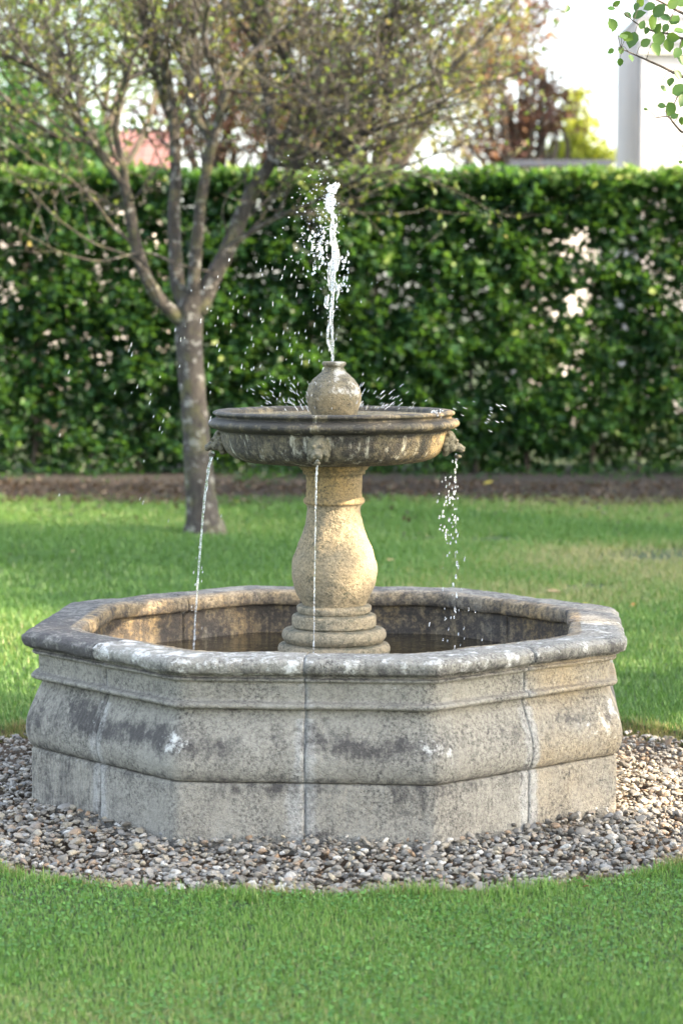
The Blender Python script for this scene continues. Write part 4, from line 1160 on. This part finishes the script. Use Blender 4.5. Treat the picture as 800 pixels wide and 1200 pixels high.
lf = [(772, 12, 17, 40), (765, 25, 19, 10), (748, 17, 15, 70), (717, 28, 14, -30), (722, 4, 10, 60), (750, 2, 12, 10), (716, 10, 9, 90), (740, 47, 18, 200), (735, 43, 14, 120), (727, 59, 9, 180), (739, 68, 9, 160), (726, 73, 9, 175),
      (715, 60, 8, 230), (752, 29, 10, 20), (771, 46, 18, 190), (783, 53, 15, 170), (790, 23, 15, 40), (796, 36, 14, 80), (797, 70, 12, 150), (777, 104, 9, 120), (796, 105, 18, 60), (786, 127, 14, 150), (783, 131, 12, 170), (798, 142, 9, 180),
      (775, 124, 9, 100), (757, 36, 8, 200), (730, 42, 10, 260), (797, 190, 5, 90), (779, 33, 10, 210), (788, 4, 14, 40), (799, 2, 15, 60), (756, 128, 5, 100), (664, 10, 9, 200), (735, 18, 10, 140), (718, 33, 9, 190), (760, 8, 13, 250), (768, 58, 15, 150), (788, 44, 14, 100), (778, 20, 14, 300), (793, 62, 13, 210), (756, 50, 12, 60), (785, 96, 11, 200), (770, 33, 12, 30), (794, 88, 12, 150), (745, 8, 9, 200), (799, 118, 15, 200), (790, 136, 10, 60), (799, 50, 14, 10)]
P_, S_, R_ = [], [], []
for (px, py, s, an) in lf:
    p = PW(px, py, rg.uniform(-.06, .06)); P_.append(p); S_.append(s * PXM * 1.15)
rest = []
for q in bl:
    for k in range(0, len(q), 2):
        if q[k][0] > 1.12: rest.append(q[k] + rg.normal(0, .06, 3)); rest.append(q[k] + rg.normal(0, .09, 3))
for _ in range(500):
    rest.append(np.array([2.5, .3, 3.0]) + rg.normal(0, .4, 3) * np.array([1, 1, .8]))
rest = [r_ for r_ in rest if r_[0] > 1.25]
P_ = np.array(P_ + rest); S_ = np.array(S_ + [.045] * len(rest)); n = len(P_)
R = np.zeros((n, 3, 3))
for k in range(n):
    an = math.radians(lf[k][3]) if k < len(lf) else rg.uniform(0, 2 * pi)
    ydir = np.array([math.sin(an) , rg.normal(0, .35), math.cos(an)]); ydir /= np.linalg.norm(ydir)
    zdir = np.array([rg.normal(0, .45), -1, rg.normal(.3, .45)]); zdir -= ydir * zdir.dot(ydir); zdir /= np.linalg.norm(zdir)
    R[k] = np.stack([np.cross(ydir, zdir), ydir, zdir], 1)
for k in range(len(lf)):
    P_[k] -= R[k][:, 1] * S_[k] * .5
    V, F, a = scatter(P_[k:k + 1], S_[k:k + 1], R[k:k + 1], LEAFR_V * np.array([1.12, 1, 1]), LEAFR_F, rg.uniform(0, 1, 1))
    mesh_np('leaf', V, F, M['branchleaf'], ot, {'rnd': a})
k0 = len(lf)
V, F, a = scatter(P_[k0:], S_[k0:], R[k0:], LEAFR_V, LEAFR_F, rg.uniform(0, 1, n - k0))
mesh_np('foliage', V, F, M['branchleaf'], ot, {'rnd': a}, kind='stuff')
# leaf stalks
mb = MB()
allq = np.concatenate(bl)
for k in range(len(lf)):
    if lf[k][0] < 700: continue
    d = np.linalg.norm(allq - P_[k], axis=1); t_ = allq[d.argmin()]
    mid = (t_ + P_[k]) / 2 + np.array([0, 0, .006])
    V, F = tube(catmull([t_, mid, P_[k]], 3), np.linspace(.0011, .0007, 7), 4); mb.add(V, F)
mb.build('leaf_stalks', M['dark_bark'], ot, kind='stuff')

# ------------------------------------------------------------------ houses beyond the hedge
M['render_white'] = simple('white_render', (.60, .585, .56), (.56, .545, .52), .85, 3, .002)
M['render_pale'] = simple('pale_render', (.45, .43, .42), (.43, .41, .40), .85, 3, .002)
M['render_cream'] = simple('cream_render', (.80, .73, .66), (.77, .70, .63), .85, 3, .002)
M['gutter'] = simple('grey_gutter', (.25, .26, .29), (.22, .23, .26), .5, 3, .001)
M['tiles'] = simple('red_roof_tiles', (.27, .13, .115), (.18, .09, .08), .8, 5, .004)
M['slate'] = simple('blue_grey_roof', (.05, .06, .085), (.04, .045, .06), .7, 5, .004)
M['window_glass'] = simple('window_glass', (.04, .05, .06), (.03, .035, .04), .08, 2, .0)
M['wood'] = simple('brown_wood', (.16, .09, .05), (.10, .06, .035), .7, 8, .002)
hyh = 28.0
px2x = lambda px, y: float(W(px, 300, y)[0])
x0, x1, x2 = px2x(744, hyh), px2x(744, hyh), 14.0
ze = float(W(722, 62, hyh)[2]); zt = float(W(722, 22, hyh)[2])
zr_ = zt + 2.0
hs = empty('white_house', ((x0 + x2) / 2, hyh + 3, 0), 'white rendered house with a grey downpipe, behind the hedge at right', 'house')
mb = MB(); mb.box(x1, x2, hyh, hyh + 2.6, 0, zt); mb.box(x1 + .25, x2, hyh + .6, hyh + 2.6, zt + .002, zt + 2.0); mb.build('wall', M['render_pale'], hs, smooth=False)
mb = MB(); mb.box(x1 - .02, x2, hyh - .03, hyh + 2.65, zt + .001, zt + .05); mb.build('parapet_coping', M['gutter'], hs, smooth=False)
mb = MB(); mb.box(x1 + .003, x2, hyh - .10, hyh + .35, ze - .02, ze + .20); mb.build('cornice', M['render_white'], hs, smooth=False)
mb = MB(); mb.box(x1 + .003, x2, hyh - .16, hyh - .103, ze + .12, ze + .26); mb.build('gutter', M['gutter'], hs, smooth=False)
V, F = tube([[x1 + .06, hyh - .045, 0], [x1 + .06, hyh - .045, ze - .02]], [.035, .035], 10); mesh_np('downpipe', V, F, M['gutter'], hs)
mb = MB(); mb.add([(x0 - .15, hyh - .2, zr_), (x2, hyh - .2, zr_), (x2, hyh + 2.9, zr_), (x0 - .15, hyh + 2.9, zr_), (x0 + 1.5, hyh + 1.5, zr_ + 1.2), (x2, hyh + 1.5, zr_ + 1.2)],
                  [(0, 1, 5, 4), (3, 4, 5, 2)]); mb.add([(x0 - .15, hyh - .2, zr_), (x0 - .15, hyh + 2.9, zr_), (x0 + 1.5, hyh + 1.5, zr_ + 1.2)], [(0, 2, 1)]); mb.build('roof', M['tiles'], hs, smooth=False)
for xx in (x0 + 3.2, x0 + 6.0):
    o = MB(); o.box(xx, xx + 1.1, hyh - .04, hyh + .03, 2.9, 4.2); wd_ = o.build('window', M['render_white'], hs, smooth=False)
    g_ = MB(); g_.box(xx + .07, xx + 1.03, hyh - .055, hyh - .042, 2.97, 4.13); go = mesh_np('pane', np.concatenate(g_.V), [np.concatenate(v) for v in g_.F.values()], M['window_glass'], wd_, {}, False, off=np.array(hs.location))

bh = empty('red_roofed_bungalow', (-9, 40, 0), 'low bungalow with a red tiled roof showing above the hedge at left', 'house')
yb = 38.0
xl, xr = -16.0, px2x(197, yb)
zr0, zr1 = float(W(100, 205, yb)[2]), float(W(100, 152, yb + 2.5)[2])
mb = MB(); mb.box(xl + .3, xr - .3, yb + .4, yb + 5, 0, zr0); mb.build('wall', M['render_cream'], bh, smooth=False)
mb = MB(); mb.add([(xl, yb, zr0), (xr, yb, zr0), (xr, yb + 2.7, zr1), (xl, yb + 2.7, zr1), (xl, yb + 5.4, zr0), (xr, yb + 5.4, zr0)], [(0, 1, 2, 3), (3, 2, 5, 4)]); roof = mb.build('roof', M['tiles'], bh, smooth=False)
mb = MB()
rows_, cols = 9, 46
for r_ in range(rows_):
    for c_ in range(cols):
        t0, t1 = r_ / rows_, (r_ + 1.15) / rows_
        xa = xl + (xr - xl) * c_ / cols; xb = xl + (xr - xl) * (c_ + .93) / cols
        y0_, y1_ = yb + 2.7 * t0, yb + 2.7 * min(1, t1); z0_, z1_ = zr0 + (zr1 - zr0) * t0, zr0 + (zr1 - zr0) * min(1, t1)
        mb.add([(xa, y0_, z0_ + .05), (xb, y0_, z0_ + .05), (xb, y1_, z1_ + .02), (xa, y1_, z1_ + .02), (xa, y0_, z0_ + .01), (xb, y0_, z0_ + .01)], [(0, 1, 2, 3), (4, 5, 1, 0)], random.random())
mb.build('roof_tiles', M['tiles'], bh, kind='stuff', smooth=False)

sh = empty('garden_shed', (0, 20, 0), 'low outbuilding with a flat blue grey roof just over the hedge', 'shed')
ys = 22.0
xa, xb = px2x(597, ys), px2x(717, ys)
zs = float(W(600, 187, ys)[2])
mb = MB(); mb.box(xa + .15, xb - .15, ys + .2, ys + 2.4, 0, zs - .08); mb.build('wall', M['render_cream'], sh, smooth=False)
mb = MB(); mb.box(xa, xb, ys, ys + 2.6, zs - .077, zs); mb.build('roof', M['slate'], sh, smooth=False)
